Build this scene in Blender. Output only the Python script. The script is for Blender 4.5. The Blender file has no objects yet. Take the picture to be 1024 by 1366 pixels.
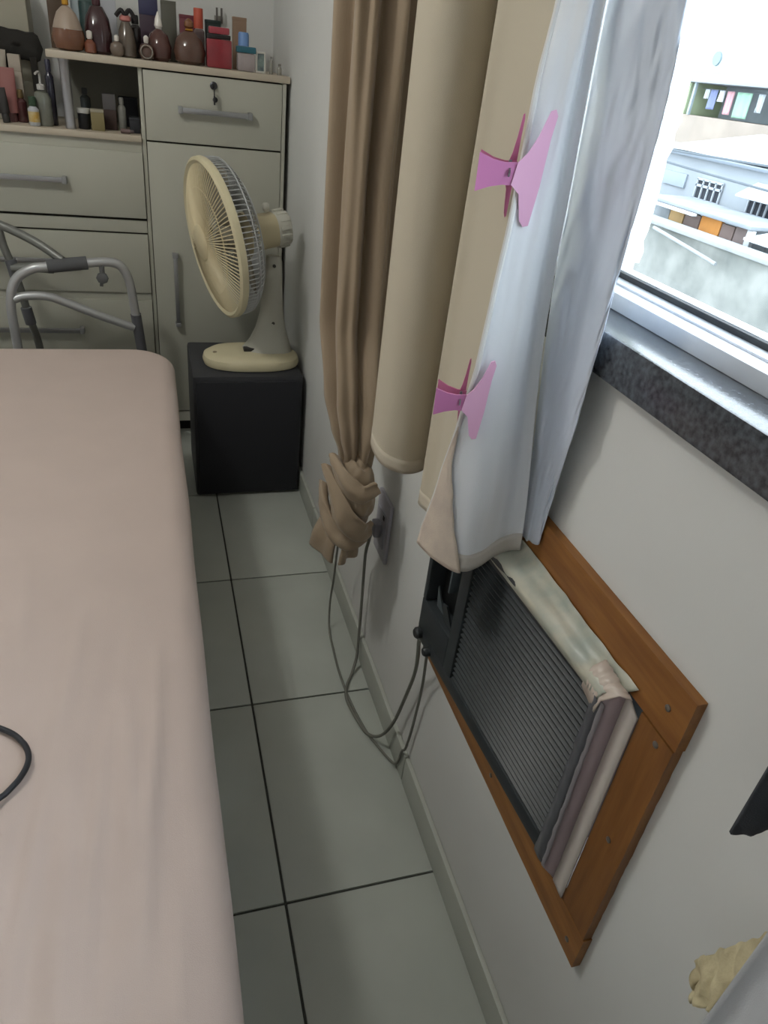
import bpy, bmesh, math, random
from mathutils import Vector, Matrix, noise
random.seed(7)
S = bpy.context.scene
COL = S.collection
PI = math.pi

# ------------------------------------------------------------------ camera
cd = bpy.data.cameras.new('camera'); cam = bpy.data.objects.new('camera', cd); COL.objects.link(cam)
cd.sensor_fit = 'VERTICAL'; cd.sensor_height = 36.0; cd.lens = 951.49 / 1366 * 36.0
cd.clip_start = 0.02; cd.clip_end = 300
cam.matrix_world = Matrix(((0.9559, 0.0600, -0.2876, 0.0), (-0.2741, 0.5340, -0.7998, 0.0), (0.1056, 0.8433, 0.5269, 1.5), (0, 0, 0, 1)))
S.camera = cam
# ------------------------------------------------------------------ world: bright overcast sky
w = bpy.data.worlds.new('sky'); S.world = w; w.use_nodes = True
bg = w.node_tree.nodes['Background']; bg.inputs[0].default_value = (0.80, 0.91, 1.0, 1); bg.inputs[1].default_value = 7.5
S.view_settings.view_transform = 'Standard'; S.view_settings.look = 'None'
S.view_settings.gamma = 1.0; S.view_settings.use_curve_mapping = False
S.view_settings.exposure = 0.0
LAMP_W = 28.0

# ------------------------------------------------------------------ materials
def lin(c):
    if isinstance(c, str):
        c = [int(c[i:i+2], 16) / 255 for i in (0, 2, 4)]
    return tuple((v / 12.92 if v <= 0.04045 else ((v + 0.055) / 1.055) ** 2.4) for v in c)
_m = {}
def mat(name, col, rough=0.6, metal=0.0, var=0.0, scale=20.0, bump=0.0, bscale=200.0, stretch=None, spec=0.5, emit=0.0, trans=0.0, alpha=1.0, col2=None, ior=1.45, sheen=0.0):
    if name in _m: return _m[name]
    m = bpy.data.materials.new(name); m.use_nodes = True; _m[name] = m
    nt = m.node_tree; b = nt.nodes['Principled BSDF']; N = nt.nodes.new; L = nt.links.new
    c = lin(col) if isinstance(col, str) else col
    b.inputs['Base Color'].default_value = (*c, 1); b.inputs['Roughness'].default_value = rough; b.inputs['Metallic'].default_value = metal
    b.inputs['Specular IOR Level'].default_value = spec; b.inputs['IOR'].default_value = ior
    b.inputs['Transmission Weight'].default_value = trans; b.inputs['Alpha'].default_value = alpha
    b.inputs['Sheen Weight'].default_value = sheen
    if emit: b.inputs['Emission Color'].default_value = (*c, 1); b.inputs['Emission Strength'].default_value = emit
    tc = N('ShaderNodeTexCoord'); mp = N('ShaderNodeMapping'); L(tc.outputs['Object'], mp.inputs[0])
    if stretch: mp.inputs['Scale'].default_value = stretch
    if var or col2:
        n = N('ShaderNodeTexNoise'); n.inputs['Scale'].default_value = scale; n.inputs['Detail'].default_value = 6
        L(mp.outputs[0], n.inputs['Vector'])
        r = N('ShaderNodeValToRGB'); r.color_ramp.elements[0].position = 0.32; r.color_ramp.elements[1].position = 0.68
        c2 = lin(col2) if isinstance(col2, str) else tuple(max(0, v * (1 - var)) for v in c)
        c1 = c if col2 else tuple(min(1, v * (1 + var * 0.5)) for v in c)
        r.color_ramp.elements[0].color = (*c2, 1); r.color_ramp.elements[1].color = (*c1, 1)
        L(n.outputs['Fac'], r.inputs[0]); L(r.outputs[0], b.inputs['Base Color'])
    if bump:
        n2 = N('ShaderNodeTexNoise'); n2.inputs['Scale'].default_value = bscale; n2.inputs['Detail'].default_value = 3
        L(mp.outputs[0], n2.inputs['Vector'])
        bp = N('ShaderNodeBump'); bp.inputs['Strength'].default_value = bump; bp.inputs['Distance'].default_value = 0.002
        L(n2.outputs['Fac'], bp.inputs['Height']); L(bp.outputs[0], b.inputs['Normal'])
    return m

# ------------------------------------------------------------------ object helpers
def put(o, parent=None, local=False):
    COL.objects.link(o)
    if parent is not None:
        o.parent = parent
        if not local and parent.type == 'EMPTY': o.matrix_parent_inverse = parent.matrix_basis.inverted()
    return o
def tag(o, label=None, cat=None, group=None, kind=None):
    if label: o['label'] = label
    if cat: o['category'] = cat
    if group: o['group'] = group
    if kind: o['kind'] = kind
    return o
def thing(name, label, cat, loc=(0, 0, 0), rz=0.0, group=None, kind=None):
    e = bpy.data.objects.new(name, None); e.empty_display_size = 0.05; COL.objects.link(e)
    e.location = loc; e.rotation_euler = (0, 0, rz)
    e.matrix_basis = Matrix.Translation(loc) @ Matrix.Rotation(rz, 4, 'Z')
    return tag(e, label, cat, group, kind)
def mesh(name, verts, faces, m, parent=None, local=False, smooth=True, angle=None):
    me = bpy.data.meshes.new(name); me.from_pydata([tuple(v) for v in verts], [], faces); me.validate()
    me.update()
    if smooth:
        me.polygons.foreach_set('use_smooth', [True] * len(me.polygons))
        if angle is not None: me.set_sharp_from_angle(angle=math.radians(angle))
    if m: me.materials.append(m)
    return put(bpy.data.objects.new(name, me), parent, local)
class MB:
    """collects vertices and faces of one part"""
    def __init__(s): s.v = []; s.f = []
    def add(s, v, f):
        o = len(s.v); s.v += [Vector(q) for q in v]; s.f += [tuple(i + o for i in q) for q in f]; return s
    def box(s, a, b, bevel=0.0, M=None):
        (x0, y0, z0), (x1, y1, z1) = a, b
        bm = bmesh.new()
        bmesh.ops.create_cube(bm, size=1.0)
        for v in bm.verts: v.co = Vector(((x0 + x1) / 2 + v.co.x * (x1 - x0), (y0 + y1) / 2 + v.co.y * (y1 - y0), (z0 + z1) / 2 + v.co.z * (z1 - z0)))
        if bevel > 0: bmesh.ops.bevel(bm, geom=list(bm.edges), offset=min(bevel, .45 * min(abs(x1 - x0), abs(y1 - y0), abs(z1 - z0))), segments=2, profile=0.6, affect='EDGES')
        bm.verts.index_update()
        vs = [(M @ v.co if M else v.co.copy()) for v in bm.verts]; fs = [tuple(v.index for v in f.verts) for f in bm.faces]
        bm.free(); return s.add(vs, fs)
    def tube(s, pts, r, n=10, smooth=6, closed=False, cap=True):
        P = spline(pts, smooth, closed) if smooth > 1 else [Vector(p) for p in pts]
        k = len(P); R = r if callable(r) else (lambda t: r)
        T = []
        for i in range(k):
            a = P[(i - 1) % k] if (closed or i > 0) else P[i]; b = P[(i + 1) % k] if (closed or i < k - 1) else P[i]
            T.append((b - a).normalized())
        u = T[0].orthogonal().normalized(); vs = []
        for i in range(k):
            u = (u - T[i] * u.dot(T[i])).normalized(); v = T[i].cross(u); rr = R(i / max(1, k - 1))
            for j in range(n):
                a = 2 * PI * j / n; vs.append(P[i] + u * (rr * math.cos(a)) + v * (rr * math.sin(a)))
        fs = []
        for i in range(k if closed else k - 1):
            for j in range(n):
                a = i * n + j; b = i * n + (j + 1) % n; c = ((i + 1) % k) * n
                fs.append((a, b, c + (j + 1) % n, c + j))
        if cap and not closed: fs.append(tuple(range(n))[::-1]); fs.append(tuple((k - 1) * n + j for j in range(n)))
        return s.add(vs, fs)
    def lathe(s, prof, n=28, M=None, sx=1.0, sy=1.0, p=2.0):
        """profile of (radius, z); p > 2 squares the section"""
        vs = []; k = len(prof)
        for r, z in prof:
            for j in range(n):
                a = 2 * PI * j / n; c, d = math.cos(a), math.sin(a)
                q = 1.0 if p == 2 else (abs(c) ** p + abs(d) ** p) ** (-1 / p)
                vs.append(Vector((r * q * c * sx, r * q * d * sy, z)))
        fs = [(i * n + j, i * n + (j + 1) % n, (i + 1) * n + (j + 1) % n, (i + 1) * n + j) for i in range(k - 1) for j in range(n)]
        fs.append(tuple(range(n))[::-1]); fs.append(tuple((k - 1) * n + j for j in range(n)))
        if M: vs = [M @ v for v in vs]
        return s.add(vs, fs)
    def prism(s, poly, axis0, axis1, normal, origin, t):
        """polygon in the plane (axis0, axis1) at origin, extruded by t along normal"""
        a0, a1, nn, o = Vector(axis0), Vector(axis1), Vector(normal), Vector(origin); n = len(poly)
        lo = [o + a0 * x + a1 * y for x, y in poly]; hi = [q + nn * t for q in lo]
        return s.add(lo + hi, [tuple(range(n))[::-1], tuple(range(n, 2 * n))] + [(i, (i + 1) % n, n + (i + 1) % n, n + i) for i in range(n)])
    def build(s, name, m, parent=None, local=False, smooth=True, angle=38):
        bm = bmesh.new(); vv = [bm.verts.new(q) for q in s.v]
        for f in s.f:
            try: bm.faces.new([vv[i] for i in f])
            except ValueError: pass
        bmesh.ops.recalc_face_normals(bm, faces=bm.faces)
        me = bpy.data.meshes.new(name); bm.to_mesh(me); bm.free()
        if smooth:
            me.polygons.foreach_set('use_smooth', [True] * len(me.polygons))
            me.set_sharp_from_angle(angle=math.radians(angle))
        if m: me.materials.append(m)
        return put(bpy.data.objects.new(name, me), parent, local)
def spline(pts, k=6, closed=False):
    P = [Vector(p) for p in pts]; n = len(P); out = []
    if n < 3 and not closed: return P
    for i in range(n if closed else n - 1):
        g = lambda q: P[q % n] if closed else P[max(0, min(n - 1, q))]
        a, b, c, d = g(i - 1), g(i), g(i + 1), g(i + 2)
        for j in range(k):
            t = j / k
            out.append(0.5 * ((2 * b) + (c - a) * t + (2 * a - 5 * b + 4 * c - d) * t * t + (3 * b - a - 3 * c + d) * t ** 3))
    if not closed: out.append(P[-1])
    return out
def box(name, a, b, m, parent=None, bevel=0.0, local=False):
    return MB().box(a, b, bevel).build(name, m, parent, local)
def grid(name, rows, m, parent=None, local=False, thick=0.0, closed=False, offset=0.0):
    nr = len(rows); nc = len(rows[0]); v = [p for r in rows for p in r]
    f = [(i * nc + j, i * nc + (j + 1) % nc, (i + 1) * nc + (j + 1) % nc, (i + 1) * nc + j) for i in range(nr - 1) for j in range(nc if closed else nc - 1)]
    o = mesh(name, v, f, m, parent, local)
    if thick:
        md = o.modifiers.new('thickness', 'SOLIDIFY'); md.thickness = thick; md.offset = offset
    return o
def nz(x, y, z=0.0): return noise.noise(Vector((x, y, z)))
def interp(keys, t):
    """piecewise smooth interpolation of [(t, a, b, ...)] sorted by t"""
    if t <= keys[0][0]: return keys[0][1:]
    for p, q in zip(keys, keys[1:]):
        if t <= q[0]:
            u = (t - p[0]) / (q[0] - p[0]); u = u * u * (3 - 2 * u) * .5 + u * .5
            return tuple(a + (b - a) * u for a, b in zip(p[1:], q[1:]))
    return keys[-1][1:]

XW = 0.5236          # room face of the window wall
XO = 0.7236          # its outer face
WY0, WY1, WZ0, WZ1 = -0.85, 1.000, 1.262, 2.25       # window opening
YB = 3.50; YF = -1.45; XL = -2.05; ZC = 2.68

# ------------------------------------------------------------------ setting
plaster = mat('painted_plaster', 'd9d9d6', 0.75, var=0.03, scale=3, bump=0.12, bscale=60)
wr = MB()
AY0, AY1, AZ0, AZ1 = 0.462, 1.000, 0.515, 0.898
wr.box((XW, YF, 0), (XO, YB, AZ0)); wr.box((XW, YF, AZ0), (XO, AY0, AZ1)); wr.box((XW, AY1, AZ0), (XO, YB, AZ1))
wr.box((XW, YF, AZ1), (XO, YB, WZ0)); wr.box((XW, YF, WZ0), (XO, WY0, WZ1)); wr.box((XW, WY1, WZ0), (XO, YB, WZ1)); wr.box((XW, YF, WZ1), (XO, YB, ZC))
tag(wr.build('wall_right', plaster), 'white plaster wall with the window and air conditioner', kind='structure')
tag(box('wall_back', (XL, YB, 0), (XW, YB + .15, ZC), plaster), 'plain white plaster wall behind the dresser', kind='structure')
tag(box('wall_left', (XL - .15, YF, 0), (XL, YB, ZC), plaster), 'plain white plaster wall left of the bed', kind='structure')
tag(box('wall_front', (XL, YF - .15, 0), (XW, YF, ZC), plaster), 'plain white plaster wall behind the viewer', kind='structure')
tag(box('ceiling', (XL - .15, YF - .15, ZC), (XO, YB + .15, ZC + .1), mat('ceiling_paint', 'efeeeb', 0.8)), 'white painted ceiling', kind='structure')
# floor: grout slab with one object per tile
grout = mat('grout', '4a4c47', 0.9, var=0.2, scale=60)
flo = box('floor', (XL, YF, -0.1), (XW, YB, -0.004), grout); tag(flo, 'pale grey glazed tiles with dark grout', kind='structure')
tilem = mat('glazed_tile', 'b6bab2', 0.28, var=0.07, scale=5, bump=0.03, bscale=25, spec=0.45)
TP = 0.5555; X0 = 0.1836; Y0 = 0.8135; G = 0.0028
cache = {}
def tile(x0, x1, y0, y1):
    x0 = max(x0, XL); x1 = min(x1, XW - .001); y0 = max(y0, YF); y1 = min(y1, YB)
    if x1 - x0 < .03 or y1 - y0 < .03: return
    key = (round(x1 - x0, 3), round(y1 - y0, 3))
    if key not in cache:
        o = MB().box((G, G, -.008), (x1 - x0 - G, y1 - y0 - G, 0.0), .0015).build('tile', tilem); cache[key] = o.data
        o.parent = flo
    else:
        o = bpy.data.objects.new('tile', cache[key]); put(o, flo)
    o.location = (x0, y0, 0)
for i in range(-6, 1):
    for j in range(-5, 6):
        tile(X0 + i * TP, X0 + (i + 1) * TP, Y0 + j * TP, Y0 + (j + 1) * TP)
# baseboard of cut tile
bbm = mat('baseboard_tile', 'b4b7ae', 0.4, var=0.05, scale=6)
bb = MB()
for a, b in ((YF, -.1), (-.097, 1.052), (1.055, 2.20), (2.203, 3.0)):
    bb.box((XW - .012, a, 0.0), (XW, b, 0.088), .004)
tag(bb.build('baseboard_right', bbm), 'low pale tile skirting along the window wall', kind='structure')
# granite sill
gran = mat('granite', '565a60', 0.2, col2='2b2e33', scale=140)
sl = thing('window_1', 'aluminium sliding window with granite sill', None, (XW, .1, WZ0), kind='structure')
def wpart(name, a, b, m, bev=0.0015): return box(name, a, b, m, sl, bev)
granT = mat('granite_polished', '6b6f75', 0.25, col2='3b3f45', scale=140)
wpart('window_sill', (0.5015, WY0 - .03, 1.2125), (0.60, WY1 - .001, 1.2645), gran, .004)
# (sill body occupies the wall top: wall is cut there by the window opening)
alu = mat('aluminium', 'd3d7de', 0.4, 0.25, var=0.04, scale=30)
seal = mat('rubber_seal', '2b2d30', 0.7)
wpart('bottom_track', (0.567, WY0, 1.2645), (0.66, WY1 - .002, 1.2855), alu)
wpart('track_rib', (0.594, WY0, 1.2855), (0.598, WY1 - .002, 1.2885), alu, .0005)
wpart('sash_seal', (0.6225, WY0 + .05, 1.2855), (0.6285, WY1 - .05, 1.2925), seal, .0005)
wpart('sash_rail', (0.630, WY0 + .03, 1.2855), (0.652, WY1 - .03, 1.2935), alu)
wpart('sash_stile', (0.620, WY1 - .045, 1.2855), (0.652, WY1 - .002, WZ1 - .03), alu)
wpart('sash_stile', (0.620, WY0 + .002, 1.2855), (0.652, WY0 + .045, WZ1 - .03), alu)
wpart('head_rail', (0.567, WY0, WZ1 - .03), (0.66, WY1, WZ1 - .001), alu)
gl = bpy.data.materials.new('window_glass'); gl.use_nodes = True
nt = gl.node_tree; nt.nodes.remove(nt.nodes['Principled BSDF'])
tr = nt.nodes.new('ShaderNodeBsdfTransparent'); tr.inputs[0].default_value = (.96, .98, .98, 1)
gs = nt.nodes.new('ShaderNodeBsdfGlossy'); gs.inputs['Roughness'].default_value = 0.02
lw = nt.nodes.new('ShaderNodeLayerWeight'); lw.inputs[0].default_value = 0.15
fr = nt.nodes.new('ShaderNodeMath'); fr.operation = 'MULTIPLY'; fr.inputs[1].default_value = 0.35; nt.links.new(lw.outputs['Fresnel'], fr.inputs[0])
mx = nt.nodes.new('ShaderNodeMixShader')
nt.links.new(fr.outputs[0], mx.inputs[0]); nt.links.new(tr.outputs[0], mx.inputs[1]); nt.links.new(gs.outputs[0], mx.inputs[2])
nt.links.new(mx.outputs[0], nt.nodes['Material Output'].inputs[0])
mesh('pane', [(0.639, WY0 + .04, 1.293), (0.639, WY1 - .04, 1.293), (0.639, WY1 - .04, WZ1 - .03), (0.639, WY0 + .04, WZ1 - .03)], [(0, 1, 2, 3)], gl, sl)
# rough rendered outer reveal at the far side of the opening
rv = MB(); rows = []
for i in range(60):
    z = WZ0 + .02 + i * (WZ1 - WZ0 - .02) / 59
    rows.append([Vector((0.655, WY1 - .002, z)), Vector((0.69, WY1 - .004 + .001 * nz(z * 40, 1), z)), Vector((XO + .004 + .006 * nz(z * 55, 3) + .004 * nz(z * 160, 5), WY1 - .006 + .002 * nz(z * 70, 7), z)), Vector((XO + .006, WY1 + .02, z))])
grid('reveal_render', rows, mat('rough_render', 'dfe2d8', 0.9, var=0.12, scale=60, bump=.4, bscale=90), sl)

# ------------------------------------------------------------------ ceiling lamp (lights the room)
lr = thing('ceiling_lamp', 'round frosted ceiling lamp above the bed', 'lamp', (-0.80, 1.45, ZC))
MB().lathe([(.16, ZC - .001), (.165, ZC - .012), (.15, ZC - .03), (.0, ZC - .03)][::-1], 40, Matrix.Translation((-.80, 1.45, 0))).build('lamp_base', mat('lamp_metal', 'd8d8d4', .4), lr)
MB().lathe([(.005, ZC - .105), (.06, ZC - .098), (.11, ZC - .078), (.145, ZC - .05), (.15, ZC - .031)], 40, Matrix.Translation((-.80, 1.45, 0))).build('lamp_shade', mat('lamp_glass', 'f2f4ea', .4, emit=4.0), lr)
ld = bpy.data.lights.new('lamp_light', 'POINT'); ld.energy = LAMP_W; ld.color = (1.0, 0.995, 0.95); ld.shadow_soft_size = 0.10
lo = bpy.data.objects.new('lamp_light', ld); put(lo, lr); lo.location = (-.80, 1.45, ZC - .24)

# ------------------------------------------------------------------ bed
ZB = 0.60
bed = thing('bed', 'bed under a beige pink fitted sheet, beside the tiled aisle', 'bed', (-0.7, .6, 0))
BX0, BX1, BY0, BY1, RC = -1.45, 0.046, -1.05, 2.505, 0.13
def outline(d, n=44, ne=140):
    x0, x1, y0, y1, r = BX0 + d, BX1 - d, BY0 + d, BY1 - d, max(RC - d * .6, .02)
    P = []
    cs = [((x1 - r, y1 - r), 0), ((x0 + r, y1 - r), PI / 2), ((x0 + r, y0 + r), PI), ((x1 - r, y0 + r), 1.5 * PI)]
    for k, ((cx, cy), a0) in enumerate(cs):
        arc = [(cx + r * math.cos(a0 + PI / 2 * i / n), cy + r * math.sin(a0 + PI / 2 * i / n)) for i in range(n + 1)]
        P += arc
        nx = cs[(k + 1) % 4]; b = (nx[0][0] + r * math.cos(nx[1]), nx[0][1] + r * math.sin(nx[1])); a = arc[-1]
        m = 220 if k % 2 else 60
        P += [(a[0] + (b[0] - a[0]) * i / m, a[1] + (b[1] - a[1]) * i / m) for i in range(1, m)]
    return P
CREASES = [(-.045, .42, .98, .03, .010, .007), (-.075, .45, .90, -.02, .016, .007), (-.118, .33, .86, .015, .010, .006), (-.150, .27, .82, -.03, .020, .009), (-.195, .25, .80, .02, .012, .007), (-.235, .30, .78, .03, .024, .011), (-.290, .30, .74, -.02, .016, .008), (-.34, .35, .9, .02, .03, .012), (-.02, .30, .55, .01, .012, .005), (-.10, .28, .5, .03, .018, .006), (-.17, .75, 1.15, .03, .014, .005), (-.26, .85, 1.3, -.02, .02, .005)]
def wrk(x, y, d):
    """gentle pulled creases of the sheet, strongest near the viewer"""
    near = max(0.0, min(1.0, (1.25 - y) / .6))
    g = .0022 * nz(x * 3, y * 2, 4)
    c = 0.0
    if near > 0:
        q = x * 17 + 1.3 * nz(x * 2, y * 2.2, 9) + .5 * y
        c = near * (.010 * (.4 - abs(nz(q * .8, y * 1.5, 1))) + .0035 * nz(q * 2.3, y * 2.4, 5))
    for cx, y0, y1, sl_, w_, h_ in CREASES:
        if y0 < y < y1:
            t = (y - y0) / (y1 - y0); u = (x - cx - sl_ * (t - .5) - .006 * nz(y * 7, cx * 30)) / w_
            if abs(u) < 3: c += 1.4 * h_ * math.exp(-u * u) * math.sin(PI * t) ** .7
    return (g + c) * min(1.0, d / .05)
R = .05
rows = []
prof = [(.03, .14), (.022, .17), (.012, .30), (.004, .45), (.0, ZB - R * 1.05)] + [(R * (1 - math.cos(PI / 2 * i / 8)), ZB - R + R * math.sin(PI / 2 * i / 8)) for i in range(1, 8)]
prof += [(R + .002 + i * .0075 + max(0, i - 42) ** 2 * .001, ZB + .002 * min(1, i / 10)) for i in range(0, 90) if R + .002 + i * .0075 + max(0, i - 42) ** 2 * .001 < .735]
for d, z in prof:
    o = outline(d)
    rows.append([Vector((x + (.004 * nz(y * 3, z * 4) if d < .05 else 0), y, z + (wrk(x, y, d - .03) if d > .03 else .003 * nz(x * 6, y * 6)))) for x, y in o])
sheet = grid('fitted_sheet', rows, mat('sheet_cotton', 'bfada4', 0.85, var=.03, scale=8, bump=.25, bscale=900, sheen=.15), bed, closed=True)
# close the centre of the sheet
me = sheet.data; bm = bmesh.new(); bm.from_mesh(me); bm.verts.ensure_lookup_table(); nn = len(rows[0]); k0 = (len(rows) - 1) * nn
bm.faces.new([bm.verts[k0 + i] for i in range(nn)]); bm.to_mesh(me); bm.free()
box('bed_base', (BX0 + .05, BY0 + .05, .05), (BX1 - .055, BY1 - .06, .20), mat('bed_base_fabric', '7b6c62', .9), bed, .01)
for x in (BX0 + .15, BX1 - .2):
    for y in (BY0 + .2, BY1 - .2): MB().lathe([(.03, 0), (.03, .05)], 14, Matrix.Translation((x, y, 0))).build('leg', mat('bed_leg', '2c2a28', .5), bed)
# black cable looping on the bed
cpts = spline([(-1.30, 1.02, 0), (-.95, .93, 0), (-.62, .90, 0), (-.45, .87, 0), (-.33, .858, 0), (-.262, .835, 0), (-.226, .800, 0), (-.212, .760, 0), (-.222, .722, 0), (-.25, .690, 0), (-.33, .640, 0), (-.52, .58, 0), (-.85, .56, 0), (-1.25, .50, 0)], 10)
cb = MB().tube([(p.x, p.y, ZB + .0085 + max(wrk(p.x + e, p.y + g, 1.0) for e in (-.012, 0, .012) for g in (-.02, 0, .02))) for p in cpts], .0042, 10, 2)
tag(cb.build('cable', mat('black_cable', '22242a', .45)), 'thin black cable looping over the edge of the bed sheet', 'cable')

# ------------------------------------------------------------------ dresser
DY = 3.028
lam = mat('white_laminate', 'b3b2a5', 0.5, var=.03, scale=4, bump=.05, bscale=300)
lamc = mat('laminate_edge', 'bbb09e', 0.5, var=.04, scale=10)
dark = mat('dark_gap', '3a3833', .9)
chrome = mat('satin_metal', 'a3a4a6', 0.34, 0.8)
dr = thing('dresser', 'white laminate dresser with silver bar handles against the back wall', 'dresser', (-.2, DY, 0))
DX0, DX1, DB = -0.93, 0.500, 3.482
def dp(name, a, b, m=lam, bev=.002, parent=None): return box(name, a, b, m, parent or dr, bev)
dp('top_board', (-.303, DY - .006, 1.408), (.518, DB, 1.431), lamc, .004)
dp('shelf_board', (DX0, DY - .006, 1.174), (-.0145, DB, 1.195), lamc, .004)
dp('side_panel', (-.0135, DY + .012, .06), (.0005, DB, 1.407))
dp('side_panel', (DX1 - .008, DY + .004, .0), (DX1 + .006, DB, 1.407))
dp('side_panel', (DX0, DY + .012, .0), (DX0 + .014, DB, 1.173))
dp('back_panel', (DX0, DB - .012, .06), (-.302, DB - .002, 1.173), mat('dresser_back', '8d8b80', .8))
dp('back_panel', (-.300, DB - .012, .06), (DX1 - .009, DB - .002, 1.405), mat('dresser_back', '8d8b80', .8))
dp('carcass', (DX0 + .015, DY + .02, .06), (-.015, DB - .013, 1.172), dark, 0)
dp('carcass', (.002, DY + .02, .06), (DX1 - .009, DB - .013, 1.405), dark, 0)
dp('plinth_rail', (DX0 + .015, DY + .006, .06), (DX1 - .009, DY + .019, .106), mat('plinth_laminate', 'd5d2c6', .45))
dp('toe_gap_fill', (DX0 + .02, DY + .05, 0), (DX1 - .015, DB - .02, .059), mat('toe_gap_shade', '2a2a28', .8))  # block below the rail; its dark colour stands in for the gap's shade
for z in (.61, .88, 1.155): dp('drawer_rail', (DX0 + .015, DY + .010, z - .022), (-.015, DY + .019, z + .022))
def bar_handle(parent, c, L, vertical=False, z=None):
    h = MB(); x, zz = c; y = DY - .028
    if vertical: h.box((x - .008, y - .006, zz - L / 2), (x + .008, y + .006, zz + L / 2), .003)
    else: h.box((x - L / 2, y - .006, zz - .009), (x + L / 2, y + .006, zz + .009), .003)
    hb = h.build('handle', chrome, parent)
    for s in (-1, 1):
        q = MB()
        if vertical: q.box((x - .011, y - .009, zz + s * (L / 2 + .006) - .008), (x + .011, DY - .0005, zz + s * (L / 2 + .006) + .008), .003)
        else: q.box((x + s * (L / 2 + .006) - .008, y - .009, zz - .012), (x + s * (L / 2 + .006) + .008, DY - .0005, zz + .012), .003)
        q.build('handle_post', mat('grey_plastic', '8b8c8c', .4), hb)
d1 = dp('drawer', (.003, DY, 1.184), (.490, DY + .018, 1.403)); bar_handle(d1, (.248, 1.292), .235)
lk = MB().lathe([(.013, 0), (.013, .006), (.010, .008)], 20, Matrix.Translation((.243, DY, 1.377)) @ Matrix.Rotation(PI / 2, 4, 'X')).build('lock', mat('lock_metal', '4a4b4d', .3, .9), d1)
ky = MB().box((.2415, DY - .03, 1.374), (.2445, DY - .006, 1.380), .0008)
ky.lathe([(.012, -.0015), (.012, .0015)], 18, Matrix.Translation((.243, DY - .028, 1.356)) @ Matrix.Rotation(PI / 2, 4, 'Y')); ky.box((.2405, DY - .040, 1.318), (.2455, DY - .020, 1.348), .003)
ky.lathe([(.009, -.002), (.009, .002)], 16, Matrix.Translation((.247, DY - .016, 1.334)) @ Matrix.Rotation(PI / 2 - .3, 4, 'X'))
ky.build('key', mat('key_metal', '35363a', .35, .7), lk)
d0 = dp('door', (.003, DY, .113), (.490, DY + .018, 1.178)); bar_handle(d0, (.083, .648), .262, True)
for za, zb in ((.912, 1.139), (.630, .852), (.345, .599), (.113, .335)):
    d = dp('drawer', (DX0 + .008, DY, za), (-.0155, DY + .018, zb)); bar_handle(d, (-.45, (za + zb) / 2 + .008), .31)
MB().lathe([(.016, 1.1955), (.018, 1.20), (.0165, 1.206), (.0165, 1.398), (.018, 1.402), (.018, 1.4075)], 22, Matrix.Translation((-.252, DY + .035, 0))).build('pole', mat('silver_pole', 'a8a7aa', .3, .75), dr)

# ------------------------------------------------------------------ toiletries
ZT, ZS = 1.4315, 1.1955
def bx(px, y): return 0.003 + (px - 190) / 398.0 * (y / 3.03)
def glassm(name, c, rough=.12): return mat(name, c, rough, spec=.8, var=.15, scale=25)
def at(px, y, z): return Matrix.Translation((bx(px, y), y, z))
def lathe_part(name, prof, m, root, M, **k): return MB().lathe(prof, k.pop('n', 24), M, **k).build(name, m, root)
GB = 'perfumes and boxes on the dresser top'
def bottle(name, label, px, y, z, body, cap, bodym, capm, group, p=2.0, sy=1.0, sx=1.0, extra=None, cat='bottle'):
    t = thing(name, label, cat, (bx(px, y), y, z), 0, group); M = at(px, y, z)
    lathe_part('glass_body', body, bodym, t, M, p=p, sy=sy, sx=sx); lathe_part('cap', cap, capm, t, M, sx=1, sy=1)
    if extra: extra(t, M)
    return t
def carton(name, label, px, y, z, w, d, h, m, group, lid=None, rz=0.0, cat='box', lidm=None):
    t = thing(name, label, cat, (bx(px, y), y, z), 0, group); M = at(px, y, z) @ Matrix.Rotation(rz, 4, 'Z')
    MB().box((-w / 2, -d / 2, 0), (w / 2, d / 2, h - (lid or 0)), .0015, M).build('carton_body', m, t)
    MB().box((-w / 2 - .0004, -d / 2 - .0004, h - (lid or .012) + .0002), (w / 2 + .0004, d / 2 + .0004, h + .0002), .0015, M).build('lid', lidm or m, t)
    return t
gold = mat('gold_metal', 'c9963e', .25, .9); crystal = mat('clear_plastic', 'd9d4cc', .08, spec=.9)
def dome(h, r, k=6, z0=0.0): return [(r * math.cos(PI / 2 * i / k) + .0005, z0 + h * math.sin(PI / 2 * i / k)) for i in range(k + 1)]
# amber bottle with frosted dome
bottle('perfume_bottle', 'amber perfume bottle with a frosted dome shoulder and gold cap', 99, 3.085, ZT,
       [(.030, 0), (.044, .006), (.052, .025), (.053, .045), (.049, .062)], [(.0075, .128), (.011, .130), (.011, .158), (.006, .164)], glassm('amber_glass', '6f4a36'), gold, GB,
       extra=lambda t, M: lathe_part('shoulder', [(.047, .0625), (.040, .085), (.030, .108), (.016, .122), (.008, .1275)], mat('frosted_glass', 'a08f80', .45), t, M))
bottle('perfume_bottle', 'tiny amber bottle with clear stopper beside the frosted dome bottle', 125, 3.075, ZT, [(.014, 0), (.019, .004), (.019, .028), (.009, .040)], [(.007, .041), (.010, .045), (.010, .062), (.004, .066)], glassm('amber_small', '7d4b38'), crystal, GB)
bottle('perfume_bottle', 'dark burgundy perfume bottle with slanted shoulders', 137, 3.13, ZT, [(.034, 0), (.042, .008), (.045, .06), (.038, .105), (.020, .138)], [(.012, .139), (.014, .142), (.014, .168), (.010, .170)], glassm('burgundy_glass', '3a2023'), glassm('burgundy_cap', '4a2a30'), GB, p=3)
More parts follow.
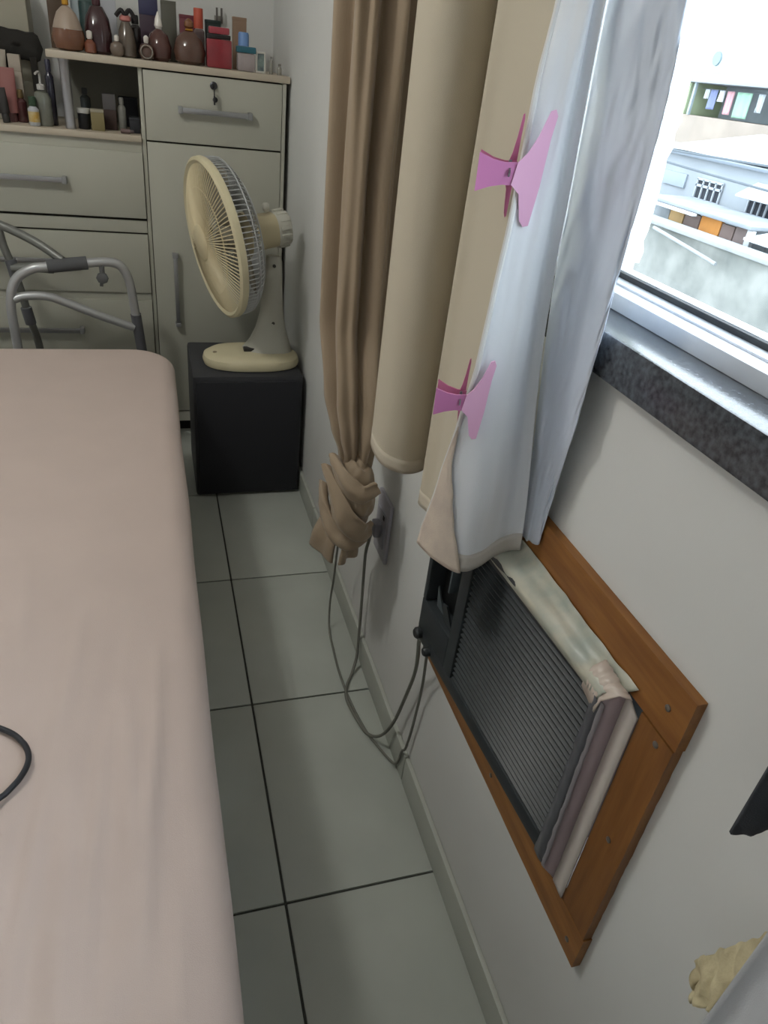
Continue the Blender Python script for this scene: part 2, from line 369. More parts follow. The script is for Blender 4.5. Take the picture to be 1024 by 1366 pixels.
bottle('perfume_bottle', 'dark teal bottle with a wide black cap behind the burgundy one', 128, 3.26, ZT, [(.03, 0), (.036, .01), (.036, .15), (.02, .17)], [(.022, .171), (.024, .175), (.024, .215), (.02, .22)], glassm('teal_glass', '3e5250'), mat('black_cap', '1f2022', .4), GB)
carton('perfume_carton', 'brown carton standing behind the frosted dome bottle', 88, 3.25, ZT, .055, .05, .19, mat('brown_card', '4b3a2a', .6), GB)
carton('perfume_carton', 'tall white carton left of the grey bottle with pink cap', 152, 3.31, ZT, .05, .06, .22, mat('white_card', 'b9bac0', .6), GB)
carton('perfume_carton', 'tall pale blue carton behind the dark teal bottle', 113, 3.33, ZT, .04, .05, .22, mat('paleblue_card', 'b4c0c4', .6), GB)
bottle('perfume_bottle', 'small round clear bottle in front of the grey bottle', 159, 3.07, ZT, [(.012, 0), (.021, .008), (.024, .022), (.019, .037), (.008, .044)], [(.007, .045), (.008, .047), (.008, .060), (.003, .063)], glassm('smoke_glass', '6b5d52'), crystal, GB, sy=.6)
def bow(t, M):
    b = MB(); b.tube([M @ Vector(q) for q in ((-.03, -.006, .118), (-.012, -.01, .136), (.0, -.01, .124), (.016, -.01, .138), (.034, -.006, .112))], .007, 8, 5)
    b.build('bow', mat('black_ribbon', '1d191c', .6), t)
bottle('perfume_bottle', 'grey bell shaped bottle with pink cap and black bow', 172, 3.11, ZT, [(.026, 0), (.032, .005), (.031, .04), (.024, .08), (.014, .103)], [(.012, .104), (.019, .108), (.019, .118), (.012, .124)], glassm('grey_glass', '64594f'), mat('pink_cap', 'b5746e', .5), GB, extra=bow)
bottle('perfume_bottle', 'slim black bottle right of the bell shaped grey bottle', 184, 3.15, ZT, [(.016, 0), (.018, .005), (.018, .09), (.010, .10)], [(.011, .101), (.012, .104), (.012, .125), (.01, .128)], glassm('black_glass', '231d1f'), mat('black_cap2', '18181a', .4), GB)
def ringx(t, M):
    q = MB(); q.tube([M @ Vector((.019 * math.cos(a), -.017, .024 + .019 * math.sin(a))) for a in [2 * PI * i / 24 for i in range(24)]], .003, 8, 1, True)
    q.build('ring_ornament', mat('silver_trim', '9c948c', .25, .8), t)
bottle('perfume_bottle', 'round disc bottle with silver ring and clear stopper', 197, 3.065, ZT, [(.010, 0), (.020, .005), (.026, .022), (.020, .042), (.008, .048)], [(.006, .049), (.008, .052), (.009, .066), (.003, .072)], glassm('smoke_brown_glass', '5c463e'), crystal, GB, sy=.6, extra=ringx)
bottle('perfume_bottle', 'brown heart shaped bottle with pointed crystal stopper', 214, 3.11, ZT, [(.028, 0), (.038, .01), (.042, .045), (.030, .080), (.012, .095)], [(.009, .096), (.014, .104), (.011, .124), (.002, .146)], glassm('wine_glass', '53342f'), crystal, GB)
carton('perfume_carton', 'deep purple carton behind the brown heart shaped bottle', 202, 3.27, ZT, .065, .05, .195, mat('purple_card', '3d2b3a', .5), GB, .06, lidm=mat('indigo_card', '3a3a58', .5))
carton('perfume_carton', 'olive grey carton between the purple and the maroon cartons', 228, 3.25, ZT, .052, .06, .185, mat('olive_card', '5a594f', .6), GB)
carton('perfume_carton', 'maroon carton behind the big brown round bottle', 252, 3.22, ZT, .055, .045, .15, mat('maroon_card', '6b2f38', .5), GB)
def goldneck(t, M): lathe_part('neck_ring', [(.012, .100), (.015, .103), (.012, .108)], gold, t, M)
bottle('perfume_bottle', 'big round brown perfume bottle with a gold neck', 254, 3.10, ZT, [(.034, 0), (.050, .01), (.056, .04), (.046, .078), (.018, .099)], [(.011, .109), (.017, .114), (.015, .128), (.004, .138)], glassm('brown_glass', '5a4136'), glassm('amber_cap', '7a4d2c'), GB, sy=.75, extra=goldneck)
bottle('perfume_bottle', 'clear bottle with a tall orange red cap', 267, 3.19, ZT, [(.018, 0), (.020, .004), (.020, .105), (.014, .112)], [(.0165, .113), (.0165, .116), (.0165, .172), (.0155, .174)], glassm('mauve_glass', '6d5c5b'), mat('orange_cap', 'b8523c', .5), GB, p=4)
carton('perfume_carton', 'dark green carton behind the red flacon', 286, 3.23, ZT, .055, .045, .145, mat('green_card', '22312e', .6), GB)
def red_flacon():
    px, y = 294, 3.085; M = at(px, y, ZT); t = thing('perfume_flacon', 'square crimson flacon with black side notches', 'bottle', (bx(px, y), y, ZT), 0, GB)
    MB().box((-.044, -.018, 0), (.044, .018, .088), .006, M).build('glass_body', glassm('crimson_glass', '8a3038', .2), t)
    MB().box((-.036, -.015, .1025), (.036, .015, .124), .005, M).build('cap', glassm('crimson_cap', 'a03d48', .2), t)
    MB().box((-.040, -.016, .0885), (.040, .016, .102), .003, M).build('notch_band', mat('black_notch', '1a1517', .4), t)
red_flacon()
carton('perfume_carton', 'tan carton leaning behind the blue capped jar', 322, 3.24, ZT, .05, .03, .165, mat('tan_card', '8d7460', .7), GB)
def jar():
    px, y = 331, 3.075; M = at(px, y, ZT); t = thing('cosmetic_jar', 'pale jar with a teal lid and a sky blue cap on top', 'jar', (bx(px, y), y, ZT), 0, GB)
    MB().box((-.031, -.024, 0), (.031, .024, .056), .006, M).build('jar_body', glassm('pale_glass', '9d9393', .2), t)
    MB().box((-.034, -.026, .0565), (.034, .026, .076), .004, M).build('lid', mat('teal_plastic', '2f6372', .4), t)
    lathe_part('cap', [(.019, .0765), (.019, .112), (.016, .118)], mat('sky_plastic', '6d8fc0', .45), t, M @ Matrix.Translation((-.008, 0, 0)))
jar()
def tiny_frame():
    px, y = 352, 3.06; M = at(px, y, ZT); t = thing('tiny_frame', 'tiny white framed card near the right end of the dresser top', 'frame', (bx(px, y), y, ZT), 0)
    f = MB(); 
    for a, b in (((-.017, -.005, 0), (-.012, .005, .066)), ((.012, -.005, 0), (.017, .005, .066)), ((-.012, -.005, 0), (.012, .005, .006)), ((-.012, -.005, .060), (.012, .005, .066))): f.box(a, b, .001, M)
    f.build('frame', mat('white_plastic', 'c3c0b8', .5), t); MB().box((-.0119, -.001, .0061), (.0119, .003, .0599), 0, M).build('card', mat('card_green', '7f9088', .6, col2='565f66', scale=60), t)
tiny_frame()
for px, h, r, lb in ((367, .055, .006, 'thin clear vial beside the tiny white frame'), (379, .035, .008, 'short clear vial at the right end of the dresser top')):
    bottle('glass_vial', lb, px, 3.065, ZT, [(r * .9, 0), (r, .002), (r, h - .014), (r * .6, h - .008)], [(r * .65, h - .0075), (r * .7, h - .004), (r * .6, h)], glassm('vial_glass', '8f8d84'), mat('grey_cap', '77756f', .5), GB)
# hook on the back wall
hk = thing('wall_hook', 'small double hook fixed to the back wall', 'hook', (.30, YB - .01, 1.58))
MB().box((.288, YB - .006, 1.575), (.322, YB - .0005, 1.60), .002).build('hook_plate', mat('hook_plastic', '8e8a84', .5), hk)
for x in (.296, .314): MB().tube([(x, YB - .006, 1.582), (x, YB - .03, 1.580), (x, YB - .034, 1.600), (x, YB - .034, 1.625)], .004, 8, 5).build('hook_prong', mat('hook_metal', '6e6966', .4, .5), hk)

# open compartment under the top board
GS = 'jars and boxes in the open dresser compartment'
bottle('cream_jar', 'black jar with a flat white lid in the open compartment', 108, 3.10, ZS, [(.019, 0), (.021, .003), (.021, .048), (.018, .05)], [(.022, .0505), (.023, .053), (.023, .064), (.021, .066)], mat('black_plastic', '1e1f22', .35), mat('white_lid', 'b9b9b4', .45), GS, cat='jar')
carton('soap_box', 'mustard yellow box beside the black jar with white lid', 126, 3.09, ZS, .044, .04, .068, mat('mustard_card', '7e7350', .6), GS, .01, lidm=mat('pale_card', '96907f', .6))
carton('soap_box', 'dark brown box with grey flap in the open compartment', 143, 3.16, ZS, .044, .04, .115, mat('darkbrown_card', '41302c', .6), GS, .05, lidm=mat('grey_flap', '5d5a5a', .6))
bottle('lotion_bottle', 'clear slim bottle right of the dark brown box', 159, 3.15, ZS, [(.012, 0), (.014, .004), (.014, .075), (.007, .085)], [(.007, .0855), (.008, .088), (.008, .105), (.005, .108)], glassm('clear_slim', '7d7c76'), mat('clear_cap', '8b8a86', .4), GS)
carton('soap_box', 'black box with a white printed mark at the compartment right end', 175, 3.12, ZS, .036, .06, .05, mat('black_card', '24252b', .5), GS, .008)
mk = carton('soap_box', 'small dark blue box at the back of the compartment', 168, 3.33, ZS, .07, .06, .10, mat('navy_card', '2a2c36', .6), GS)
bottle('lotion_bottle', 'grey bottle standing behind the black jar with white lid', 112, 3.24, ZS, [(.016, 0), (.018, .004), (.018, .09), (.008, .10)], [(.009, .101), (.010, .103), (.010, .120), (.008, .122)], glassm('grey_bottle', '4d5355'), mat('greycap2', '3d4042', .5), GS)
def pill(px, lab):
    y = 3.055; t = thing('small_tube', lab, 'tube', (bx(px, y), y, ZS), 0, GS); M = Matrix.Translation((bx(px, y), y, ZS + .008)) @ Matrix.Rotation(PI / 2, 4, 'Y')
    MB().lathe([(.006, -.02), (.008, -.018), (.008, .012), (.006, .014)], 14, M).build('tube_body', mat('dull_pink_tube', '6d5a58', .5), t)
    MB().lathe([(.0055, .0145), (.0055, .024), (.004, .026)], 14, M).build('cap', mat('tube_cap', '54494a', .5), t)
pill(163, 'small dull pink tube lying at the front of the compartment')

# left part of the dresser: items on the lower shelf board
GL = 'toiletries on the left shelf board'
def pump(t, M):
    q = MB(); q.tube([M @ Vector(v) for v in ((0, 0, .128), (0, 0, .160), (-.004, -.01, .163), (-.010, -.026, .158))], .004, 8, 4); q.build('pump_nozzle', mat('white_pump', 'b8b6b2', .4), t)
bottle('pump_bottle', 'clear pump bottle with a white dispenser head', 57, 3.09, ZS, [(.026, 0), (.029, .006), (.029, .085), (.022, .102), (.010, .108)], [(.010, .109), (.013, .111), (.013, .126), (.006, .128)], glassm('sage_glass', '6f7167'), mat('white_pump', 'b8b6b2', .4), GL, sy=.7, extra=pump)
def label_strip(t, M):
    MB().lathe([(.0182, .012), (.0182, .044)], 24, M).build('paper_label', mat('yellow_label', 'c2b48f', .6, col2='b08a2a', scale=40), t)
bottle('small_bottle', 'little white bottle with green cap and yellow label', 44, 3.06, ZS, [(.016, 0), (.018, .003), (.018, .05), (.010, .060)], [(.011, .0605), (.013, .063), (.012, .088), (.010, .09)], mat('white_bottle', 'aeb0b4', .4), mat('green_cap', '2e4532', .45), GL, extra=label_strip)
bottle('small_bottle', 'dark red bottle behind the little white bottle', 30, 3.14, ZS, [(.016, 0), (.019, .004), (.018, .065), (.009, .075)], [(.010, .0755), (.011, .078), (.010, .10), (.008, .102)], glassm('darkred_glass', '4c2a2b'), mat('brass_cap', '7d6b4a', .4, .5), GL)
bottle('small_bottle', 'slender navy bottle just left of the silver pole', 69, 3.13, ZS, [(.012, 0), (.014, .003), (.014, .15), (.007, .165)], [(.008, .1655), (.009, .168), (.009, .20), (.007, .203)], glassm('navy_glass', '2b2a38'), mat('navy_cap', '3a3a4a', .4), GL)
def tubeb(name, lab, px, y, w, h, m, capm, rx=0.0, ry=0.0):
    t = thing(name, lab, 'tube', (bx(px, y), y, ZS), 0, GL); M = at(px, y, ZS + abs(math.sin(ry)) * w * .38) @ Matrix.Rotation(ry, 4, 'Y') @ Matrix.Rotation(rx, 4, 'X')
    b = MB(); k = 10; vs = []
    for i in range(k + 1):
        u = i / k; z = .028 + (h - .028) * u
        for j in range(20):
            a = 2 * PI * j / 20; vs.append(M @ Vector((w / 2 * (1 + .12 * u) * math.cos(a), w / 2 * (1 - u * .93) * math.sin(a) * .8, z)))
    fs = [(i * 20 + j, i * 20 + (j + 1) % 20, (i + 1) * 20 + (j + 1) % 20, (i + 1) * 20 + j) for i in range(k) for j in range(20)]
    b.add(vs, fs + [tuple(range(20))[::-1], tuple(k * 20 + j for j in range(20))]); b.build('tube_body', m, t)
    MB().lathe([(w * .36, .0), (w * .36, .026), (w * .34, .0275)], 20, M).build('cap', capm, t)
tubeb('cream_tube', 'dusty pink cream tube standing on its cap at the left', 16, 3.13, .05, .165, mat('pink_tube', '8d5b57', .5), mat('pink_tube_cap', '6d4a48', .5))
tubeb('cream_tube', 'black cream tube leaning in front of the pink tube', 9, 3.075, .034, .105, mat('black_tube', '211c1a', .5), mat('black_tube_cap', '2a2827', .5), 0, -.10)
tubeb('cream_tube', 'off white cream tube behind the pink tube', 3, 3.20, .06, .215, mat('cream_tube', 'a09789', .5), mat('cream_tube_cap', '8d867b', .5), 0, .05)
carton('storage_box', 'tall off white storage box at the back left of the dresser', 8, 3.36, ZS, .26, .14, .42, mat('offwhite_card', '9d9888', .7), None, .30)
bt = carton('note_card', 'off white card pack standing above the pump bottle', 29, 3.18, ZS, .038, .03, .205, mat('paper_white', 'a79c8f', .7), GL, .05)
# black cloth pouch hung over the storage box corner
ck = thing('black_pouch', 'black cloth pouch lying across the bottles at the far left', 'pouch', (bx(35, 3.24), 3.24, ZS))
rows = []
for i in range(14):
    u = i / 13; row = []
    for j in range(26):
        v = j / 25; a = v * 2 * PI
        wv = .005 * nz(u * 5, v * 7, 2)
        row.append(Vector((bx(4 + 62 * u, 3.235), 3.235 - .022 * math.cos(a) * (1 - (2 * u - 1) ** 6) + wv, ZS + .228 + .012 * (1 - u) + (.045 + .006 * nz(u * 4, 3)) * math.sin(a) * (1 - (2 * u - 1) ** 10) + wv)))
    rows.append(row)
grid('pouch_body', rows, mat('black_cloth', '262421', .9, bump=.3, bscale=300), ck, closed=True)
for px, w2 in ((19, .014), (53, .022)):
    MB().box((bx(px, 3.235) - w2 / 2, 3.215, ZS + .001), (bx(px, 3.235) + w2 / 2, 3.229, ZS + .20), .003).build('strap', mat('black_strap', '26231f', .9), ck)

# ------------------------------------------------------------------ walking frame between bed and dresser
alw = mat('walker_aluminium', 'b3b4b5', .35, .5); alD = mat('walker_tube_grey', '777874', .4, .4); foam = mat('grey_foam', '555658', .8, bump=.3, bscale=300); sleeve = mat('grey_sleeve', '5f6064', .5)
wk = thing('walking_frame', 'folded aluminium walking frame with grey grips behind the bed', 'walker', (-.28, 2.78, 0))
MB().tube([(-.478, 2.70, .0), (-.478, 2.70, .30), (-.480, 2.70, .55), (-.478, 2.70, .68), (-.452, 2.705, .755), (-.400, 2.71, .792), (-.345, 2.72, .800), (-.22, 2.74, .812), (-.150, 2.75, .815), (-.112, 2.755, .800), (-.090, 2.76, .755), (-.080, 2.765, .68), (-.074, 2.77, .60), (-.066, 2.78, .50), (-.05, 2.80, .25), (-.035, 2.82, .0)], .0158, 14, 6).build('side_tube', alw, wk)
MB().tube([(-.350, 2.72, .800), (-.29, 2.729, .806), (-.222, 2.74, .812)], .0225, 16, 4).build('hand_grip', foam, wk)
MB().tube([(-.075, 2.768, .625), (-.070, 2.775, .56), (-.060, 2.788, .44), (-.052, 2.797, .32)], .019, 14, 4).build('leg_sleeve', sleeve, wk)
MB().tube([(-.468, 2.70, .690), (-.43, 2.71, .700), (-.36, 2.72, .697), (-.30, 2.73, .672), (-.20, 2.745, .625), (-.085, 2.765, .575)], .0145, 12, 6).build('brace_tube', alw, wk)
MB().tube([(-.75, 2.86, .985), (-.60, 2.84, .945), (-.485, 2.82, .905), (-.38, 2.775, .865), (-.300, 2.735, .818)], .0145, 12, 5).build('cross_tube', alD, wk)
MB().tube([(-.500, 2.82, .92), (-.492, 2.82, .84), (-.474, 2.82, .77), (-.462, 2.82, .70), (-.452, 2.83, .62), (-.440, 2.83, .55), (-.428, 2.84, .45), (-.40, 2.85, 0)], .0135, 12, 5).build('inner_leg_tube', alD, wk)
for z, x in ((.765, -.474), (.595, -.448)): MB().tube([(x - .004, 2.822, z + .03), (x, 2.823, z), (x + .004, 2.825, z - .03)], .019, 12, 3).build('joint_collar', sleeve, wk)
MB().tube([(-.474, 2.815, .765), (-.40, 2.80, .775), (-.34, 2.79, .775)], .017, 12, 4).build('joint_bar', alD, wk)
kb = MB(); kb.lathe([(.010, 0), (.019, .004), (.021, .012), (.019, .020), (.008, .024)], 8, Matrix.Translation((-.176, 2.738, .765)) @ Matrix.Rotation(PI / 2, 4, 'X')); kb.tube([(-.178, 2.735, .765), (-.182, 2.73, .735)], .006, 8, 1); kb.tube([(-.176, 2.746, .814), (-.176, 2.738, .775)], .009, 8, 1)
kb.build('lock_knob', mat('knob_grey', '5a5b5c', .5), wk)
for x, y in ((-.478, 2.70), (-.035, 2.82), (-.40, 2.85)): MB().lathe([(.02, .0), (.02, .03), (.016, .04)], 14, Matrix.Translation((x, y, 0))).build('rubber_foot', mat('rubber_black', '222222', .8), wk)

# ------------------------------------------------------------------ black box under the fan
bk = mat('black_vinyl', '38393d', .55, bump=.2, bscale=400); grille = mat('speaker_cloth', '2a2b30', .85, bump=.6, bscale=700)
sb = thing('speaker_cabinet', 'black cube shaped cabinet with textured front under the fan', 'speaker', (.31, 2.65, 0))
box('cabinet_body', (.107, 2.470, .004), (.508, 2.838, .498), bk, sb, .012)
box('front_grille', (.118, 2.460, .016), (.500, 2.4745, .480), grille, sb, .008)
for x in (.14, .47):
    for y in (2.51, 2.80): MB().lathe([(.015, 0), (.015, .006)], 12, Matrix.Translation((x, y, 0))).build('foot', mat('rubber_black', '222222', .8), sb)

# ------------------------------------------------------------------ table fan
cream = mat('aged_cream_plastic', 'd3c9a8', .42, var=.04, scale=8); creamg = mat('cream_guard', 'd4c6a2', .45); greyp = mat('pale_grey_plastic', 'b9b7ab', .45); whp = mat('white_grey_guard', 'aeb0b0', .4)
FZ = .4985
fan = thing('table_fan', 'cream table fan turned to the left on the black cabinet', 'fan', (.335, 2.61, FZ))
base = MB().lathe([(.098, FZ), (.106, FZ + .004), (.109, FZ + .018), (.106, FZ + .034), (.092, FZ + .047), (.070, FZ + .053), (.02, FZ + .055), (.002, FZ + .055)], 56, Matrix.Translation((.331, 2.608, 0)), sx=1.64, p=2.5)
base.build('base', cream, fan)
def loft(rings, n=28):
    b = MB(); vs = []
    for (cx, cy, cz, rx, ry) in rings:
        vs += [Vector((cx + rx * math.cos(2 * PI * j / n), cy + ry * math.sin(2 * PI * j / n), cz)) for j in range(n)]
    k = len(rings)
    b.add(vs, [(i * n + j, i * n + (j + 1) % n, (i + 1) * n + (j + 1) % n, (i + 1) * n + j) for i in range(k - 1) for j in range(n)] + [tuple(range(n))[::-1], tuple((k - 1) * n + j for j in range(n))])
    return b
loft([(.388, 2.62, FZ + .045, .098, .072), (.393, 2.622, FZ + .062, .088, .062), (.400, 2.625, FZ + .09, .072, .046), (.404, 2.628, FZ + .13, .056, .038), (.408, 2.63, FZ + .19, .043, .033), (.410, 2.632, FZ + .28, .035, .029), (.410, 2.634, FZ + .37, .032, .027), (.410, 2.634, FZ + .39, .024, .02)]).build('neck', greyp, fan)
for z in (.655, .86): MB().lathe([(.006, 0), (.006, .006)], 10, Matrix.Translation((.409, 2.604 - (.005 if z < .7 else 0), z)) @ Matrix.Rotation(PI / 2, 4, 'X')).build('screw', mat('dark_screw', '4a4843', .5), fan)
n_ = Vector((-math.cos(.26) * math.cos(.16), -math.sin(.26) * math.cos(.16), -math.sin(.16))); u_ = Vector((0, 0, 1)); u_ = (u_ - n_ * u_.dot(n_)).normalized(); v_ = n_.cross(u_)
FC = Vector((.200, 2.578, .943))
HM = Matrix(((u_.x, v_.x, n_.x, FC.x), (u_.y, v_.y, n_.y, FC.y), (u_.z, v_.z, n_.z, FC.z), (0, 0, 0, 1)))
RF = .250
def ringpts(r, h, k=72): return [HM @ Vector((r * math.cos(2 * PI * i / k), r * math.sin(2 * PI * i / k), h)) for i in range(k)]
rg = MB(); prof = [(RF - .012, .006), (RF - .002, .012), (RF + .008, .006), (RF + .009, -.008), (RF + .005, -.017), (RF - .003, -.016), (RF - .005, -.002)]
k = 72; vs = [HM @ Vector((r * math.cos(2 * PI * i / k), r * math.sin(2 * PI * i / k), h)) for r, h in prof for i in range(k)]; m_ = len(prof)
rg.add(vs, [(a * k + i, a * k + (i + 1) % k, ((a + 1) % m_) * k + (i + 1) % k, ((a + 1) % m_) * k + i) for a in range(m_) for i in range(k)])
rg.build('guard_rim', cream, fan)
def fh(r): return .045 * (1 - (r / RF) ** 2.2)
fg = MB()
for i in range(104):
    a = 2 * PI * i / 104; c, s = math.cos(a), math.sin(a)
    fg.tube([HM @ Vector((r * c, r * s, fh(r))) for r in (.052, .10, .15, .20, RF - .006)], .0021, 5, 1, cap=False)
for r in (.11, .17): fg.tube(ringpts(r, fh(r) - .002), .0022, 6, 1, True)
fg.build('front_guard', creamg, fan)
MB().lathe([(.058, .036), (.058, .046), (.050, .052), (.002, .054)], 40, HM).build('guard_badge', creamg, fan)
MB().box((.055, -.006, .044), (.115, .006, .05), .002, HM @ Matrix.Rotation(-1.0, 4, 'Z') @ Matrix.Rotation(.12, 4, 'Y')).build('guard_clip', mat('dark_clip', '35322c', .5), fan)
bgd = MB()
for i in range(96):
    a = 2 * PI * (i + .5) / 96; c, s = math.cos(a), math.sin(a)
    bgd.tube([HM @ Vector((r * c, r * s, h)) for r, h in ((RF + .004, -.012), (RF + .001, -.050), (RF - .022, -.080), (.17, -.102), (.08, -.112))], .0021, 5, 1, cap=False)
for r, h in ((RF - .002, -.06), (.20, -.096), (.13, -.109)): bgd.tube(ringpts(r, h), .0024, 6, 1, True)
bgd.build('rear_guard', whp, fan)
for i in range(3):
    rows = []
    for p in range(9):
        r = .035 + p * .0235; row = []
        for q in range(9):
            a = i * 2 * PI / 3 + (q / 8 - .5) * (1.25 - .25 * p / 8) + .3 * p / 8
            row.append(HM @ Vector((r * math.cos(a), r * math.sin(a), -.045 + .035 * (q / 8 - .5))))
        rows.append(row)
    grid('blade', rows, mat('fan_blade', '8f8b80', .4), fan, thick=.002)
MB().lathe([(.036, -.075), (.040, -.06), (.040, -.03), (.03, -.018), (.002, -.014)], 30, HM).build('hub', mat('fan_hub', 'a19d8e', .4), fan)
MB().lathe([(.03, -.245), (.05, -.240), (.056, -.225), (.056, -.175), (.062, -.150), (.068, -.13), (.068, -.112), (.03, -.108)], 40, HM, p=2.8).build('motor_housing', mat('motor_tan', 'b7ab8c', .5), fan)
vt = MB().lathe([(.02, -.272), (.052, -.268), (.058, -.255), (.058, -.222), (.054, -.214)], 40, HM, p=2.8)
vt.build('motor_cap', greyp, fan)
for i in range(14):
    a = 2 * PI * i / 14
    M = HM @ Matrix.Rotation(a, 4, 'Z')
    MB().box((.0545, -.0065, -.262), (.0645, .0065, -.224), .002, M).build('cap_rib', greyp, fan)
MB().lathe([(.009, .0), (.012, .004), (.012, .02), (.008, .026)], 14, HM @ Matrix.Translation((.064, .0, -.20)) @ Matrix.Rotation(PI / 2, 4, 'Y')).build('oscillation_knob', greyp, fan)
MB().lathe([(.008, 0), (.008, .003)], 12, Matrix.Translation((.196, 2.585, FZ + .0475))).build('base_screw', mat('tan_screw', '8d7f66', .5), fan)
MB().box((.300, 2.575, FZ + .052), (.345, 2.605, FZ + .066), .004).build('speed_switch', mat('dark_switch', '2e2c2a', .5), fan)

# ------------------------------------------------------------------ window air conditioner, skewed in its opening
ang = math.atan2(.485, -.031)
ac = thing('air_conditioner', 'dark grey window air conditioner recessed in a wooden wall frame', 'air conditioner', (.484, .500, .555), ang)
acm = mat('charcoal_plastic', '33383b', .45, var=.05, scale=10); acd = mat('black_plastic_deep', '131517', .6); lvm = mat('louver_plastic', '303538', .42)
A = Matrix.Identity(4); LX, LZ = .486, .338
def ap(name, a, b, m=acm, bev=.002, parent=None): return MB().box(a, b, bev).build(name, m, parent or ac, True)
ap('housing', (.004, -.42, .004), (LX - .004, -.040, LZ - .004), mat('ac_steel', '55595b', .5), .002)
fp = MB(); GX0, GX1, GZ0, GZ1 = .012, .335, .030, .316
fp.box((0, -.039, 0), (LX, 0, GZ0), .006); fp.box((0, -.039, GZ1), (LX, 0, LZ), .006); fp.box((0, -.039, GZ0 - .004), (GX0, -.001, GZ1 + .004), .003); fp.box((GX1, -.039, GZ0 - .004), (.366, -.001, GZ1 + .004), .003)
fp.box((.366, -.039, GZ0 - .004), (LX, -.001, .098), .003); fp.box((LX - .014, -.039, .098), (LX, -.001, GZ1 + .004), .003)
fp.build('front_panel', acm, ac, True)
ap('grille_backing', (GX0, -.0385, GZ0), (GX1, -.034, GZ1), acd, 0)
ap('control_recess', (.366, -.0385, .098), (LX - .014, -.034, GZ1), acd, 0)
nl = 25; pitch = (GZ1 - GZ0) / nl; lmesh = None
for i in range(nl):
    if lmesh is None:
        L0 = MB().box((GX0 + .001, -.016, -.0028), (GX1 - .001, .014, .0028), .0012, Matrix.Translation((0, -.0155, 0)) @ Matrix.Rotation(-.42, 4, 'X')).build('louver', lvm, ac, True); lmesh = L0.data; o = L0
    else:
        o = bpy.data.objects.new('louver', lmesh); put(o, ac, True)
    o.location = (0, -.0015, GZ0 + pitch * (i + .5))
# open flap over the controls and small knobs
MB().prism([(0, 0), (.036, .004), (.030, .050), (.010, .060)], (1, 0, 0), (0, .25, .97), (0, .97, -.25), (.374, -.014, .0985), .003).build('control_flap', lvm, ac, True)
MB().prism([(0, 0), (.030, .0), (.016, .060)], (1, 0, 0), (0, .2, .98), (0, .98, -.2), (.425, -.020, .0985), .003).build('control_flap', mat('flap_grey', '5d666a', .45), ac, True)
MB().box((.412, -.033, .160), (.417, -.012, .314), .001).build('control_divider', mat('flap_grey', '5d666a', .45), ac, True)
for x, z, r in ((.470, .020, .012), (.425, .012, .010)):
    MB().lathe([(r, 0), (r, .008), (r * .7, .012)], 16, Matrix.Translation((x, 0, z)) @ Matrix.Rotation(-PI / 2, 4, 'X')).build('knob', mat('knob_black', '2a2d2f', .4), ac, True)

# wooden frame around the opening
wood = mat('varnished_wood', '9c6a36', .42, col2='7d5027', scale=9, stretch=(6, .6, 6), bump=.1, bscale=30)
wood2 = mat('varnished_wood_upright', '8f6033', .42, col2='6f4724', scale=9, stretch=(6, 6, .6), bump=.1, bscale=30)
fr_ = thing('wooden_frame', 'varnished brown wooden frame screwed around the air conditioner opening', 'frame', (XW, .72, .45))
FX = XW - .014; FY0, FY1, FZ0, FZ1 = .394, 1.062, .443, .977
def board(y0, y1, z0, z1, m):
    """plank with a slightly ragged outline"""
    b = MB(); n = 40; horiz = (y1 - y0) > (z1 - z0); lo = []; hi = []
    for i in range(n + 1):
        t = i / n
        if horiz: lo.append((y0 + (y1 - y0) * t, z0 + .0006 * nz(t * 30, z0))); hi.append((y0 + (y1 - y0) * t, z1 + .0016 * nz(t * 40, z1 + 3)))
        else: lo.append((y0 + .001 * nz(t * 30, 2 + y0), z0 + (z1 - z0) * t)); hi.append((y1, z0 + (z1 - z0) * t))
    poly = lo + hi[::-1]
    b.prism(poly, (0, 1, 0), (0, 0, 1), (-1, 0, 0), (XW - .0003, 0, 0), .0137)
    return b.build('board', m, fr_, angle=30)
board(FY0 + .0, FY1, .903, FZ1, wood); board(FY0, FY1, FZ0, .512, wood); board(FY0 + .002, .456, .5125, .9000, wood2); board(1.004, FY1, .5125, .9025, wood2)
for y, z in ((.425, .940), (.420, .886), (.425, .70), (.42, .47), (.75, .94), (.7, .475)):
    MB().lathe([(.0042, 0), (.0042, .0015), (.003, .002)], 12, Matrix.Translation((FX, y, z)) @ Matrix.Rotation(-PI / 2, 4, 'Y')).build('screw', mat('steel_screw', '8a8580', .35, .8), fr_)
# filler strips and tape sealing the gap
fil = mat('white_card_filler', 'd2c8c0', .7, var=.04, scale=20)
fs = thing('filler_strip', 'white card filler strip sealing the right side of the air conditioner', 'filler', (.51, .47, .52))
def ribbon(name, keys, m, parent, thick=.0015, n=60, amp=0.0, seed=0):
    """keys: for each end, a list of (x, y, z) across the ribbon"""
    a, b = keys; rows = []
    for i in range(n + 1):
        t = i / n; row = []
        for q, (p0, p1) in enumerate(zip(a, b)):
            P = Vector(p0).lerp(Vector(p1), t); e = amp * (0 if q in (0,) else 1)
            row.append(P + Vector((e * nz(t * 14, q * 1.7, seed), e * nz(t * 17, q * 2.1, seed + 4), e * nz(t * 11, q * 1.3, seed + 8))))
        rows.append(row)
    return grid(name, rows, m, parent, thick=thick)
ribbon('front_face', ([(FX - .002, .4565, .514), (FX - .004, .481, .522)], [(FX - .002, .4565, .888), (FX - .004, .480, .905)]), fil, fs, .003)
